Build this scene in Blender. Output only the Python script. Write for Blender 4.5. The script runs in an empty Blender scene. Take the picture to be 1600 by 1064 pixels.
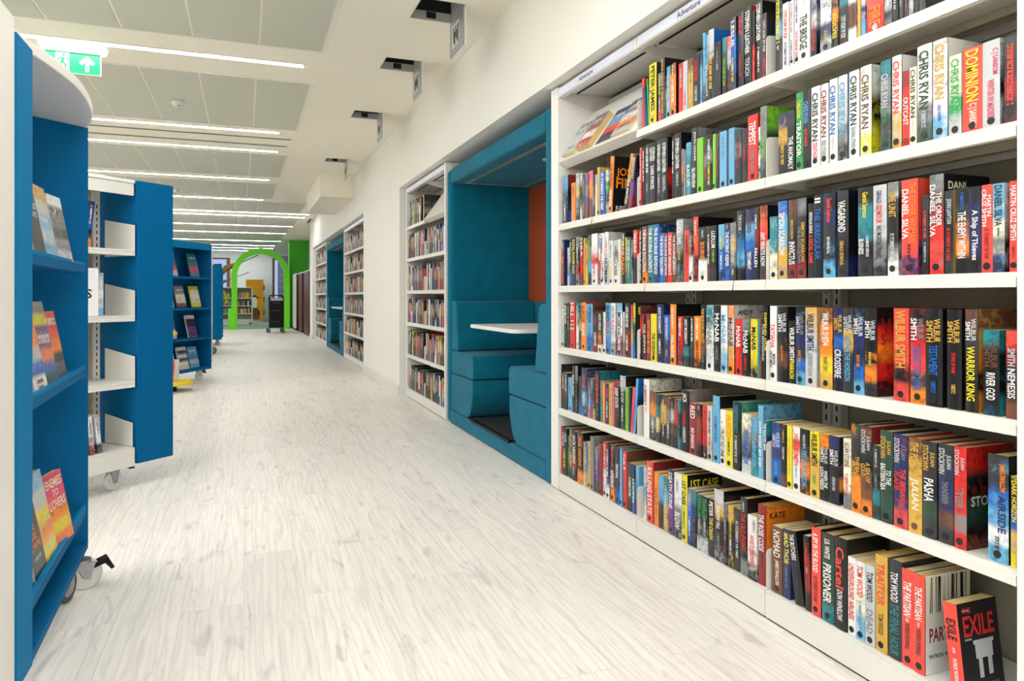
import bpy, bmesh, math, random
from mathutils import Vector, Matrix
random.seed(7)
SC = bpy.context.scene
COL = SC.collection
PI = math.pi

# ---------------------------------------------------------------- camera
cam_data = bpy.data.cameras.new('camera')
cam = bpy.data.objects.new('camera', cam_data)
COL.objects.link(cam)
H = 0.994
cam.location = (0, 0, H)
YAW = math.atan(418 / 1105)
cam.rotation_euler = (PI / 2, 0, -YAW)
cam_data.sensor_width = 36
cam_data.lens = 1105 / 1600 * 36
cam_data.shift_y = -(532 - 462) / 1600
cam_data.clip_start = 0.05
cam_data.clip_end = 200
SC.camera = cam

# ---------------------------------------------------------------- world, exposure
SC.view_settings.view_transform = 'Standard'
SC.view_settings.look = 'None'
SC.view_settings.gamma = 1
SC.view_settings.use_curve_mapping = False
SC.view_settings.exposure = 0.0
world = bpy.data.worlds.new('dusk_sky')
SC.world = world
world.use_nodes = True
bg = world.node_tree.nodes['Background']
bg.inputs['Color'].default_value = (0.42, 0.52, 0.80, 1)
bg.inputs['Strength'].default_value = 1.1
LIGHT_STRENGTH = 36.0      # the long LED strips set in the ceiling


# ---------------------------------------------------------------- colours and materials
def srgb(h):
    h = h.lstrip('#')
    out = []
    for i in (0, 2, 4):
        c = int(h[i:i + 2], 16) / 255
        out.append(c / 12.92 if c <= 0.04045 else ((c + 0.055) / 1.055) ** 2.4)
    return tuple(out) + (1.0,)


PAL = {'k': '0c0e12', 'c': '2b2d32', 'g': '7d8083', 'h': 'c2c6cb', 'w': 'e9e9e8', 'i': 'ebe6cf', 'a': 'cfa545', 'y': 'e2d32a',
       'o': 'f2871f', 'r': 'd22823', 'm': '8a2328', 'z': 'e0476c', 'p': '6d3f8c', 'n': '1b2a5e', 'b': '1a62b8', 's': '62a9d2',
       't': '23808c', 'd': '274638', 'e': '1f9b53', 'l': '79bf2e', 'v': '6b4431', 'q': 'e2493c'}
NAME = {'k': 'black', 'c': 'charcoal', 'g': 'grey', 'h': 'pale grey', 'w': 'white', 'i': 'cream', 'a': 'golden', 'y': 'yellow',
        'o': 'orange', 'r': 'red', 'm': 'dark red', 'z': 'pink', 'p': 'purple', 'n': 'navy', 'b': 'blue', 's': 'sky blue',
        't': 'teal', 'd': 'dark green', 'e': 'green', 'l': 'lime green', 'v': 'brown', 'q': 'coral red'}
PALV = {k: srgb(v) for k, v in PAL.items()}
MATS = {}


def mat(name, color, rough=0.5, metal=0.0, bump=0.0, bscale=200.0, mottle=0.0, mscale=8.0, coat=0.0, spec=0.5, sheen=0.0, emit=None):
    if name in MATS:
        return MATS[name]
    m = bpy.data.materials.new(name)
    m.use_nodes = True
    nt = m.node_tree
    b = nt.nodes['Principled BSDF']
    c = srgb(color) if isinstance(color, str) else color
    b.inputs['Base Color'].default_value = c
    b.inputs['Roughness'].default_value = rough
    b.inputs['Metallic'].default_value = metal
    b.inputs['Specular IOR Level'].default_value = spec
    b.inputs['Coat Weight'].default_value = coat
    b.inputs['Coat Roughness'].default_value = 0.12
    b.inputs['Sheen Weight'].default_value = sheen
    tc = nt.nodes.new('ShaderNodeTexCoord')
    nz = nt.nodes.new('ShaderNodeTexNoise')
    nz.inputs['Scale'].default_value = mscale
    nz.inputs['Detail'].default_value = 4
    nt.links.new(tc.outputs['Object'], nz.inputs['Vector'])
    mx = nt.nodes.new('ShaderNodeMix')
    mx.data_type = 'RGBA'
    mx.inputs['A'].default_value = tuple(x * (1 - mottle) for x in c[:3]) + (1,)
    mx.inputs['B'].default_value = tuple(min(1, x * (1 + mottle)) for x in c[:3]) + (1,)
    nt.links.new(nz.outputs['Fac'], mx.inputs['Factor'])
    nt.links.new(mx.outputs['Result'], b.inputs['Base Color'])
    if bump > 0:
        n2 = nt.nodes.new('ShaderNodeTexNoise')
        n2.inputs['Scale'].default_value = bscale
        nt.links.new(tc.outputs['Object'], n2.inputs['Vector'])
        bp = nt.nodes.new('ShaderNodeBump')
        bp.inputs['Strength'].default_value = bump
        bp.inputs['Distance'].default_value = 0.002
        nt.links.new(n2.outputs['Fac'], bp.inputs['Height'])
        nt.links.new(bp.outputs['Normal'], b.inputs['Normal'])
    if emit:
        b.inputs['Emission Color'].default_value = srgb(emit[0])
        b.inputs['Emission Strength'].default_value = emit[1]
    MATS[name] = m
    return m


WALL = mat('wall_paint', 'efede6', 0.75, bump=0.05, bscale=120, mottle=0.015, mscale=2)
CEIL = mat('ceiling_paint', 'f4efde', 0.8, mottle=0.01)
CPAN = mat('perforated_ceiling_panel', 'c9cabb', 0.6, bump=0.3, bscale=900, mottle=0.04, mscale=600)
CTRIM = mat('panel_trim', 'eae7da', 0.5)
WHITE = mat('white_powder_coat', 'e2e0da', 0.42, bump=0.03, bscale=500, mottle=0.01)
WHITE2 = mat('white_laminate', 'f0eeea', 0.4, mottle=0.01)
BACKP = mat('shelf_back_grey', 'a8a293', 0.6, mottle=0.02)
SLOT = mat('dark_slot', '14140f', 0.8)
LABEL = mat('label_insert', 'e0e4f4', 0.35)
INK = mat('blue_ink', '26305e', 0.6)
BLUE = mat('blue_painted_steel', '006196', 0.65, spec=0.1, bump=0.25, bscale=900, mottle=0.04, mscale=300)
BLUE2 = mat('blue_painted_edge', '0275ab', 0.65, spec=0.1, bump=0.1, bscale=700, mottle=0.03, mscale=200)
TEAL = mat('teal_velvet', '046984', 0.95, bump=0.35, bscale=420, mottle=0.26, mscale=9, spec=0.15, sheen=0.08)
ORF = mat('burnt_orange_fabric', '9c3f15', 0.9, bump=0.3, bscale=500, mottle=0.1)
STEP = mat('black_rubber_mat', '1c1c1e', 0.85, bump=0.4, bscale=400, mottle=0.2, mscale=60)
BLK = mat('black_plastic', '08080a', 0.45, spec=0.25)
STEEL = mat('zinc_steel', 'a9abad', 0.35, metal=0.85)
WHEEL = mat('pale_nylon_wheel', 'dcdcda', 0.35)
RUB = mat('grey_rubber', '45484d', 0.6)
GREEN = mat('lime_green_paint', '74e420', 0.45, mottle=0.03)
GREEN2 = mat('green_column_paint', '42bf1b', 0.5, mottle=0.03)
MAROON = mat('maroon_laminate', '54131c', 0.4, mottle=0.05)
YELLOW = mat('yellow_laminate', 'f5d400', 0.4)
AMBER = mat('amber_laminate', 'e09a0a', 0.45)
BARK = mat('brown_bark', '8a6a34', 0.8, bump=0.6, bscale=40, mottle=0.25, mscale=14)
BROWNM = mat('brown_mullion', '7a5a3c', 0.5)
PAGES = mat('page_edges', 'd6bb80', 0.85, bump=0.5, bscale=900, mottle=0.07, mscale=700)
PAGESW = mat('pale_page_edges', 'e0cfa4', 0.85, bump=0.5, bscale=900, mottle=0.05, mscale=700)
DOTM = mat('black_dot_sticker', '17181b', 0.5)
CARPET = mat('green_grey_carpet', '8fa79b', 0.95, bump=0.5, bscale=300, mottle=0.1, mscale=90)
TXT = {k: mat('lettering_' + NAME[k].replace(' ', '_'), v, 0.45) for k, v in PAL.items()}

# floor: whitewashed oak planks running along the corridor
def floor_mat():
    m = bpy.data.materials.new('whitewashed_oak_planks')
    m.use_nodes = True
    nt = m.node_tree
    N = nt.nodes.new
    L = nt.links.new
    b = nt.nodes['Principled BSDF']
    tc = N('ShaderNodeTexCoord')
    mp = N('ShaderNodeMapping')
    mp.inputs['Rotation'].default_value = (0, 0, PI / 2)
    L(tc.outputs['Object'], mp.inputs['Vector'])
    br = N('ShaderNodeTexBrick')
    br.offset = 0.37
    br.inputs['Color1'].default_value = (0.15, 0.15, 0.15, 1)
    br.inputs['Color2'].default_value = (0.85, 0.85, 0.85, 1)
    br.inputs['Mortar'].default_value = (0.5, 0.5, 0.5, 1)
    br.inputs['Scale'].default_value = 1
    br.inputs['Mortar Size'].default_value = 0.0012
    br.inputs['Mortar Smooth'].default_value = 0.3
    br.inputs['Brick Width'].default_value = 1.22
    br.inputs['Row Height'].default_value = 0.185
    L(mp.outputs['Vector'], br.inputs['Vector'])
    # per-plank offset of the grain
    add = N('ShaderNodeVectorMath')
    add.operation = 'MULTIPLY_ADD'
    add.inputs[1].default_value = (9, 5, 7)
    L(br.outputs['Color'], add.inputs[0])
    L(tc.outputs['Object'], add.inputs[2])
    st = N('ShaderNodeMapping')
    st.inputs['Scale'].default_value = (34, 2.2, 1)
    L(add.outputs['Vector'], st.inputs['Vector'])
    g1 = N('ShaderNodeTexNoise')
    g1.inputs['Scale'].default_value = 1.5
    g1.inputs['Detail'].default_value = 8
    g1.inputs['Roughness'].default_value = 0.62
    g1.inputs['Distortion'].default_value = 0.8
    L(st.outputs['Vector'], g1.inputs['Vector'])
    r1 = N('ShaderNodeValToRGB')
    r1.color_ramp.elements[0].position = 0.34
    r1.color_ramp.elements[0].color = (0.74, 0.705, 0.67, 1)
    r1.color_ramp.elements[1].position = 0.60
    r1.color_ramp.elements[1].color = (0.865, 0.83, 0.775, 1)
    e = r1.color_ramp.elements.new(0.46)
    e.color = (0.815, 0.78, 0.735, 1)
    L(g1.outputs['Fac'], r1.inputs['Fac'])
    # knots and cathedral blotches
    st2 = N('ShaderNodeMapping')
    st2.inputs['Scale'].default_value = (9, 2.2, 1)
    L(add.outputs['Vector'], st2.inputs['Vector'])
    g2 = N('ShaderNodeTexNoise')
    g2.inputs['Scale'].default_value = 1.3
    g2.inputs['Detail'].default_value = 5
    g2.inputs['Distortion'].default_value = 1.6
    L(st2.outputs['Vector'], g2.inputs['Vector'])
    r2 = N('ShaderNodeValToRGB')
    r2.color_ramp.elements[0].position = 0.30
    r2.color_ramp.elements[0].color = (0.70, 0.675, 0.69, 1)
    r2.color_ramp.elements[1].position = 0.40
    r2.color_ramp.elements[1].color = (1, 1, 1, 1)
    L(g2.outputs['Fac'], r2.inputs['Fac'])
    mul = N('ShaderNodeMix')
    mul.data_type = 'RGBA'
    mul.blend_type = 'MULTIPLY'
    mul.inputs['Factor'].default_value = 0.75
    L(r1.outputs['Color'], mul.inputs['A'])
    L(r2.outputs['Color'], mul.inputs['B'])
    # fine cathedral grain lines
    st3 = N('ShaderNodeMapping')
    st3.inputs['Scale'].default_value = (1, 0.10, 1)
    L(add.outputs['Vector'], st3.inputs['Vector'])
    wv = N('ShaderNodeTexWave')
    wv.bands_direction = 'X'
    wv.inputs['Scale'].default_value = 13
    wv.inputs['Distortion'].default_value = 16
    wv.inputs['Detail'].default_value = 3
    wv.inputs['Detail Scale'].default_value = 0.7
    wv.inputs['Detail Roughness'].default_value = 0.6
    L(st3.outputs['Vector'], wv.inputs['Vector'])
    r3 = N('ShaderNodeValToRGB')
    r3.color_ramp.elements[0].position = 0.0
    r3.color_ramp.elements[0].color = (0.80, 0.775, 0.79, 1)
    r3.color_ramp.elements[1].position = 0.35
    r3.color_ramp.elements[1].color = (1, 1, 1, 1)
    L(wv.outputs['Fac'], r3.inputs['Fac'])
    mulw = N('ShaderNodeMix')
    mulw.data_type = 'RGBA'
    mulw.blend_type = 'MULTIPLY'
    mulw.inputs['Factor'].default_value = 0.42
    L(mul.outputs['Result'], mulw.inputs['A'])
    L(r3.outputs['Color'], mulw.inputs['B'])
    mul = mulw
    # plank tint
    mr = N('ShaderNodeMapRange')
    mr.inputs['To Min'].default_value = 0.94
    mr.inputs['To Max'].default_value = 1.04
    L(br.outputs['Color'], mr.inputs['Value'])
    m2 = N('ShaderNodeVectorMath')
    m2.operation = 'SCALE'
    L(mul.outputs['Result'], m2.inputs[0])
    L(mr.outputs['Result'], m2.inputs['Scale'])
    m3 = N('ShaderNodeMix')
    m3.data_type = 'RGBA'
    m3.inputs['B'].default_value = (0.42, 0.38, 0.34, 1)
    f3 = N('ShaderNodeMath')
    f3.operation = 'MULTIPLY'
    f3.inputs[1].default_value = 0.35
    L(br.outputs['Fac'], f3.inputs[0])
    L(f3.outputs[0], m3.inputs['Factor'])
    L(m2.outputs['Vector'], m3.inputs['A'])
    L(m3.outputs['Result'], b.inputs['Base Color'])
    b.inputs['Roughness'].default_value = 0.42
    b.inputs['Specular IOR Level'].default_value = 0.35
    bp = N('ShaderNodeBump')
    bp.inputs['Strength'].default_value = 0.12
    bp.inputs['Distance'].default_value = 0.002
    L(g1.outputs['Fac'], bp.inputs['Height'])
    L(bp.outputs['Normal'], b.inputs['Normal'])
    return m


# printed book jackets: stops along the cover are vertex colours (the print itself), broken up by noise
def cover_mat():
    m = bpy.data.materials.new('printed_book_jacket')
    m.use_nodes = True
    nt = m.node_tree
    N = nt.nodes.new
    L = nt.links.new
    b = nt.nodes['Principled BSDF']
    a1 = N('ShaderNodeAttribute'); a1.attribute_name = 'print'
    a2 = N('ShaderNodeAttribute'); a2.attribute_name = 'art'
    tc = N('ShaderNodeTexCoord')
    oi = N('ShaderNodeObjectInfo')
    ad = N('ShaderNodeVectorMath'); ad.operation = 'ADD'
    sc = N('ShaderNodeMath'); sc.operation = 'MULTIPLY'; sc.inputs[1].default_value = 40
    L(oi.outputs['Random'], sc.inputs[0])
    L(tc.outputs['Object'], ad.inputs[0])
    L(sc.outputs[0], ad.inputs[1])
    nz = N('ShaderNodeTexNoise')
    nz.inputs['Scale'].default_value = 55
    nz.inputs['Detail'].default_value = 5
    nz.inputs['Distortion'].default_value = 0.7
    L(ad.outputs['Vector'], nz.inputs['Vector'])
    rp = N('ShaderNodeValToRGB')
    rp.color_ramp.elements[0].position = 0.44
    rp.color_ramp.elements[0].color = (0, 0, 0, 1)
    rp.color_ramp.elements[1].position = 0.68
    rp.color_ramp.elements[1].color = (1, 1, 1, 1)
    L(nz.outputs['Fac'], rp.inputs['Fac'])
    f = N('ShaderNodeMath'); f.operation = 'MULTIPLY'
    L(rp.outputs['Color'], f.inputs[0])
    L(a2.outputs['Alpha'], f.inputs[1])
    mx = N('ShaderNodeMix'); mx.data_type = 'RGBA'
    L(f.outputs[0], mx.inputs['Factor'])
    L(a1.outputs['Color'], mx.inputs['A'])
    L(a2.outputs['Color'], mx.inputs['B'])
    L(mx.outputs['Result'], b.inputs['Base Color'])
    b.inputs['Roughness'].default_value = 0.38
    b.inputs['Coat Weight'].default_value = 0.18
    b.inputs['Coat Roughness'].default_value = 0.15
    return m


FLOORM = floor_mat()
COVER = cover_mat()


def glow(name, color, strength):
    m = bpy.data.materials.new(name)
    m.use_nodes = True
    nt = m.node_tree
    b = nt.nodes['Principled BSDF']
    b.inputs['Base Color'].default_value = (0.8, 0.8, 0.8, 1)
    b.inputs['Emission Color'].default_value = srgb(color)
    b.inputs['Emission Strength'].default_value = strength
    return m


LED = glow('led_strip_diffuser', 'fbfbf9', LIGHT_STRENGTH)
LED_NEAR_FILL = glow('led_strip_near_fill', 'fbfbf9', LIGHT_STRENGTH * 1.45)  # boosted for the unseen strips, to brighten the near end


# ---------------------------------------------------------------- mesh helpers
class MB:
    def __init__(self):
        self.v = []
        self.f = []
        self.mi = []
        self.cur = 0

    def add(self, vs, fs):
        o = len(self.v)
        self.v += [tuple(p) for p in vs]
        self.f += [tuple(i + o for i in f) for f in fs]
        self.mi += [self.cur] * len(fs)
        return self

    def box(self, x0, x1, y0, y1, z0, z1, M=None):
        vs = [(x0, y0, z0), (x1, y0, z0), (x1, y1, z0), (x0, y1, z0), (x0, y0, z1), (x1, y0, z1), (x1, y1, z1), (x0, y1, z1)]
        if M is not None:
            vs = [M @ Vector(p) for p in vs]
        return self.add(vs, [(3, 2, 1, 0), (4, 5, 6, 7), (0, 1, 5, 4), (1, 2, 6, 5), (2, 3, 7, 6), (3, 0, 4, 7)])

    def prism(self, pts, a0, a1, fn):
        """extrude polygon pts (2D) between a0 and a1; fn(p, q, a) -> xyz"""
        n = len(pts)
        vs = [fn(p, q, a0) for p, q in pts] + [fn(p, q, a1) for p, q in pts]
        fs = [tuple(range(n))[::-1], tuple(range(n, 2 * n))]
        fs += [(i, (i + 1) % n, n + (i + 1) % n, n + i) for i in range(n)]
        return self.add(vs, fs)

    def cyl(self, c, r, h, axis='z', n=24, r2=None, M=None):
        r2 = r if r2 is None else r2
        vs = []
        for k, rr in ((0, r), (1, r2)):
            for i in range(n):
                a = 2 * PI * i / n
                p = (rr * math.cos(a), rr * math.sin(a), k * h)
                if axis == 'x':
                    p = (p[2], p[0], p[1])
                elif axis == 'y':
                    p = (p[0], p[2], p[1])
                p = Vector(p) + Vector(c)
                if M is not None:
                    p = M @ p
                vs.append(p)
        fs = [tuple(range(n))[::-1], tuple(range(n, 2 * n))]
        fs += [(i, (i + 1) % n, n + (i + 1) % n, n + i) for i in range(n)]
        return self.add(vs, fs)

    def tube(self, pts, r, n=10, rs=None):
        pts = [Vector(p) for p in pts]
        rings = []
        for i, p in enumerate(pts):
            d = (pts[min(i + 1, len(pts) - 1)] - pts[max(i - 1, 0)]).normalized()
            up = Vector((0, 0, 1)) if abs(d.z) < 0.9 else Vector((1, 0, 0))
            u = d.cross(up).normalized()
            w = d.cross(u).normalized()
            rr = rs[i] if rs else r
            rings.append([p + u * rr * math.cos(2 * PI * k / n) + w * rr * math.sin(2 * PI * k / n) for k in range(n)])
        vs = [q for ring in rings for q in ring]
        fs = []
        for i in range(len(pts) - 1):
            for k in range(n):
                fs.append((i * n + k, i * n + (k + 1) % n, (i + 1) * n + (k + 1) % n, (i + 1) * n + k))
        fs.append(tuple(range(n))[::-1])
        fs.append(tuple(range((len(pts) - 1) * n, len(pts) * n)))
        return self.add(vs, fs)

    def build(self, name, m, parent=None, bevel=0.0, smooth=False, M=None, seg=2):
        me = bpy.data.meshes.new(name)
        vs = self.v if M is None else [tuple(M @ Vector(p)) for p in self.v]
        me.from_pydata(vs, [], self.f)
        for mm in (m if isinstance(m, (list, tuple)) else [m]):
            me.materials.append(mm)
        for i, p in enumerate(me.polygons):
            p.material_index = self.mi[i]
            p.use_smooth = smooth
        bm = bmesh.new()
        bm.from_mesh(me)
        bmesh.ops.recalc_face_normals(bm, faces=bm.faces)
        bm.to_mesh(me)
        bm.free()
        me.update()
        o = bpy.data.objects.new(name, me)
        COL.objects.link(o)
        if parent:
            o.parent = parent
        if bevel:
            b = o.modifiers.new('bevel', 'BEVEL')
            b.width = bevel
            b.segments = seg
            b.limit_method = 'ANGLE'
            b.harden_normals = False
        return o


def box(name, m, x0, x1, y0, y1, z0, z1, parent=None, bevel=0.0):
    return MB().box(x0, x1, y0, y1, z0, z1).build(name, m, parent, bevel)


def thing(name, label, cat, loc=(0, 0, 0), rz=0.0, group=None):
    o = bpy.data.objects.new(name, None)
    o.empty_display_size = 0.1
    COL.objects.link(o)
    o.location = loc
    o.rotation_euler = (0, 0, rz)
    tag(o, label, cat, group)
    return o


def tag(o, label, cat=None, group=None, kind=None):
    o['label'] = label
    if cat:
        o['category'] = cat
    if group:
        o['group'] = group
    if kind:
        o['kind'] = kind
    return o


def struct(o, label=None):
    o['kind'] = 'structure'
    if label:
        o['label'] = label
    return o


def XF(x, y, z, rz=0.0, rx=0.0, ry=0.0):
    return Matrix.Translation((x, y, z)) @ Matrix.Rotation(rz, 4, 'Z') @ Matrix.Rotation(ry, 4, 'Y') @ Matrix.Rotation(rx, 4, 'X')


# flat lettering: one mesh per string, normalised to a 1 x 1 box in x,y
TEXTS = {}


def text_mesh(s, bold=0.02):
    if s in TEXTS:
        return TEXTS[s]
    cu = bpy.data.curves.new('lettering', 'FONT')
    cu.body = s
    cu.size = 1
    cu.resolution_u = 2
    cu.offset = bold
    o = bpy.data.objects.new('tmp', cu)
    COL.objects.link(o)
    bpy.context.view_layer.update()
    dg = bpy.context.evaluated_depsgraph_get()
    me = bpy.data.meshes.new_from_object(o.evaluated_get(dg))
    bpy.data.objects.remove(o)
    xs = [v.co.x for v in me.vertices]
    ys = [v.co.y for v in me.vertices]
    x0, x1, y0, y1 = min(xs), max(xs), min(ys), max(ys)
    asp = (x1 - x0) / (y1 - y0)
    for v in me.vertices:
        v.co.x = (v.co.x - x0) / (x1 - x0) - 0.5
        v.co.y = (v.co.y - y0) / (y1 - y0) - 0.5
        v.co.z = 0
    me.materials.clear()
    me.materials.append(TXT['k'])
    TEXTS[s] = (me, asp)
    return TEXTS[s]


def stroke_mesh(n):
    """unreadable small print: short upright strokes"""
    key = '#%d' % n
    if key in TEXTS:
        return TEXTS[key]
    b = MB()
    rnd = random.Random(n)
    x = 0.0
    parts = []
    cnt = 7 + 3 * n
    for i in range(cnt):
        w = rnd.uniform(0.4, 0.8)
        if rnd.random() < 0.15:
            x += 0.5
        parts.append((x, x + w))
        x += w + 0.28
    for a, c in parts:
        a, c = a / x - 0.5, c / x - 0.5
        k = rnd.random()
        if k < 0.4:
            b.add([(a, -.5, 0), (c, -.5, 0), (c, .5, 0), (a, .5, 0)], [(0, 1, 2, 3)])
        elif k < 0.7:
            m = (a + c) / 2
            b.add([(a, -.5, 0), (m, -.5, 0), (m, .5, 0), (a, .5, 0)], [(0, 1, 2, 3)])
            b.add([(m, .1, 0), (c, .1, 0), (c, .5, 0), (m, .5, 0)], [(0, 1, 2, 3)])
        else:
            b.add([(a, -.5, 0), (c, -.5, 0), (c, -.2, 0), (a, -.2, 0)], [(0, 1, 2, 3)])
            b.add([(a, .1, 0), (c, .1, 0), (c, .5, 0), (a, .5, 0)], [(0, 1, 2, 3)])
    me = bpy.data.meshes.new('small_print')
    me.from_pydata(b.v, [], b.f)
    me.materials.append(TXT['k'])
    TEXTS[key] = (me, 6.0)
    return TEXTS[key]


def lettering(s, col, parent, origin, ax, ay, length, height, name='lettering'):
    """ax: reading direction, ay: up direction of the glyphs (unit vectors in the parent's space)"""
    me, asp = stroke_mesh(len(s)) if s[0] == '#' else text_mesh(s)
    o = bpy.data.objects.new(name, me)
    COL.objects.link(o)
    ax, ay = Vector(ax), Vector(ay)
    az = ax.cross(ay)
    M = Matrix.Identity(4)
    for i in range(3):
        M[i][0] = ax[i] * length
        M[i][1] = ay[i] * height
        M[i][2] = az[i]
        M[i][3] = origin[i]
    o.parent = parent
    o.matrix_local = M
    m = col if not isinstance(col, str) else TXT[col]
    o.material_slots[0].link = 'OBJECT'
    o.material_slots[0].material = m
    return o

# ---------------------------------------------------------------- the setting
XW = 1.445       # corridor wall face
ZC = 2.69        # ceiling
ZS = 2.069       # soffit over the recesses
struct(box('floor', FLOORM, -6.5, 6, -3.5, 22.45, -0.08, 0))
struct(box('floor_carpet', CARPET, -6.5, 6, 22.45, 30, -0.08, 0.002))

# right-hand wall: band over the recesses, piers between them
w = MB()
w.box(XW, XW + .12, -3.5, 17.3, ZS, ZC)
w.box(XW + .12, 2.5, -3.5, 17.3, ZS, ZS + .06)
w.box(XW, 2.5, -3.5, 0.915, 0, ZS)
w.box(XW, 2.5, 6.99, 9.27, 0, ZS)
w.box(XW, 2.5, 16.62, 17.3, 0, ZS)
w.box(2.38, 2.5, 0.915, 16.62, 0, ZS)
struct(w.build('wall_right', WALL))
b = MB()
b.box(XW - .014, XW, 6.99, 9.27, 0, .10)
b.box(XW - .014, XW, 16.62, 17.3, 0, .10)
struct(b.build('baseboard_right', WHITE, bevel=.003))
struct(box('wall_left', WALL, -6.6, -6.5, -3.5, 30, 0, ZC))
struct(box('wall_near', WALL, -6.5, 2.5, -3.6, -3.5, 0, ZC))
struct(box('wall_far_right', WALL, 6, 6.1, 17.3, 30, 0, ZC))
struct(box('wall_return', WALL, 2.5, 6.1, 17.2, 17.3, 0, ZC))
# far wall with two windows
YF = 29.3
w = MB()
w.box(-6.5, -2.9, YF, YF + .15, 0, ZC)
w.box(-.52, 1.02, YF, YF + .15, 0, ZC)
w.box(1.98, 6, YF, YF + .15, 0, ZC)
w.box(-2.9, -.52, YF, YF + .15, 2.45, ZC)
w.box(1.02, 1.98, YF, YF + .15, 2.45, ZC)
w.box(-2.9, -.52, YF, YF + .15, 0, .35)
w.box(1.02, 1.98, YF, YF + .15, 0, .25)
struct(w.build('wall_far', mat('cool_white_wall', 'f2f5f6', 0.7)))
b = MB()
b.box(-.52, 1.02, YF - .02, YF, 0, .12)
struct(b.build('baseboard_far', WHITE))
GLASS = bpy.data.materials.new('window_glass')
GLASS.use_nodes = True
gb = GLASS.node_tree.nodes['Principled BSDF']
gb.inputs['Transmission Weight'].default_value = 1.0
gb.inputs['Roughness'].default_value = 0.02
gb.inputs['IOR'].default_value = 1.2
gb.inputs['Base Color'].default_value = (0.9, 0.94, 1, 1)
BLINDM = mat('grey_roller_blind', '8f9cb8', 0.9, mottle=0.03)
for n, (x0, x1, z0, z1, blind) in enumerate([(-2.9, -.52, .35, 2.45, False), (1.02, 1.98, .25, 2.45, True)]):
    fr = MB()
    fr.box(x0, x0 + .09, YF - .06, YF + .05, z0, z1)
    fr.box(x1 - .12, x1, YF - .06, YF + .05, z0, z1)
    fr.box(x0, x1, YF - .01, YF + .05, z1 - .06, z1)
    fr.box(x0, x1, YF - .01, YF + .05, z0, z0 + .06)
    if n == 0:
        fr.box(-1.3, -1.22, YF - .01, YF + .05, z0, z1)
    wo = struct(fr.build('window_%d' % (n + 1), BROWNM))
    gl = MB().box(x0 + .09, x1 - .12, YF + .02, YF + .03, z0 + .06, z1 - .06).build('glass', GLASS, wo)
    if blind:
        bl = MB()
        for k in range(9):
            bl.box(x0 + .2, x1 - .14, YF - .03, YF - .022, z0 + .1 + k * .245, z0 + .1 + k * .245 + .238)
        bl.build('blind', BLINDM, wo)
    else:
        bl = MB()
        for k in range(5):
            bl.box(x0 + .1, x1 - .13, YF - .03, YF - .015, 2.16 - k * .1, 2.18 - k * .1)
        bl.build('blind', mat('pale_slat', 'b9c0dc', .6), wo)
# boxed duct below the ceiling
struct(box('trim_1', CEIL, .985, XW, 10.12, 12.35, 2.372, ZC), 'boxed-in white duct under the ceiling')

# ceiling, with openings for the five access hatches
HY = [(3.945, 4.258), (5.015, 5.29), (6.56, 6.836), (8.95, 9.2)]
c = MB()
c.box(-6.6, .94, -3.6, 30.1, ZC, ZC + .05)
c.box(1.21, 6.1, -3.6, 30.1, ZC, ZC + .05)
ys = [-3.6] + [q for p in HY for q in p] + [30.1]
for i in range(0, len(ys), 2):
    c.box(.94, 1.21, ys[i], ys[i + 1], ZC, ZC + .05)
CEILO = struct(c.build('ceiling', CEIL))
# grey perforated panels set in bands, with white trims
bands = [(-2.9, -1.55, .50), (-.7, .95, .50), (1.5, 3.2, .50), (3.45, 5.06, .50), (5.86, 7.56, .49), (8.95, 10.66, .47), (11.3, 13.0, .45),
         (13.5, 15.1, 1.06), (16.2, 17.9, 1.1), (18.5, 20.0, 1.05), (20.6, 22.9, 1.05), (23.5, 25.1, 1.0), (25.5, 28.5, .95)]
for i, (y0, y1, xr) in enumerate(bands):
    p = MB()
    x = xr
    k = 0
    while x > -6.2 and k < 17:
        p.box(x - .40, x - .004, y0, y1, ZC - .004, ZC + .001)
        x -= .41
        k += 1
    p.build('grey_ceiling_panels', CPAN, CEILO)
    t = MB()
    t.box(xr, xr + .03, y0 - .01, y1 + .01, ZC - .007, ZC + .001)
    t.box(x, xr, y0 - .012, y0, ZC - .006, ZC + .001)
    t.box(x, xr, y1, y1 + .012, ZC - .006, ZC + .001)
    t.build('panel_trim', CTRIM, CEILO)

# ceiling light strips (the room's own, plus unseen brighter strips added as near fill)
strips = [(-2.2, .9), (-1.1, .9), (.1, .9), (1.2, .9), (2.3, .9), (3.33, .42), (5.42, .415), (7.73, .345), (8.76, .375), (10.94, .345), (13.24, .31), (15.3, 1.27), (15.95, 1.23),
          (18.13, 1.11), (20.25, 1.06), (23.17, 1.07), (25.32, .97), (26.8, .96), (28.4, .96)]  # the last strip is added to brighten the far wall
orda = ['first', 'second', 'third', 'fourth', 'fifth', 'sixth', 'seventh', 'eighth', 'ninth', 'tenth', 'eleventh', 'twelfth', 'thirteenth', 'fourteenth',
        'fifteenth', 'sixteenth', 'seventeenth', 'eighteenth', 'nineteenth', 'twentieth']
first = True
vis = 0
for (y, xr) in strips:
    if y > 5:
        vis += 1
        lb = 'long white linear ceiling light, %s from the front of the corridor' % orda[vis - 1] if vis > 1 else \
            'long bright linear ceiling light nearest the front, just before the exit sign'
    else:
        lb = 'boosted fill strip on the ceiling above the near end, out of the picture'
    t = thing('ceiling_light', lb, 'light', (xr, y, ZC), 0, 'linear ceiling lights')
    x0 = -6.1
    MB().box(x0 - xr, 0, -.04, .04, -.006, .0005).build('housing', CTRIM, t)
    MB().box(x0 - xr + .01, -.01, -.024, .024, -.0085, -.0062).build('diffuser', LED if y > 5 else LED_NEAR_FILL, t)

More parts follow.
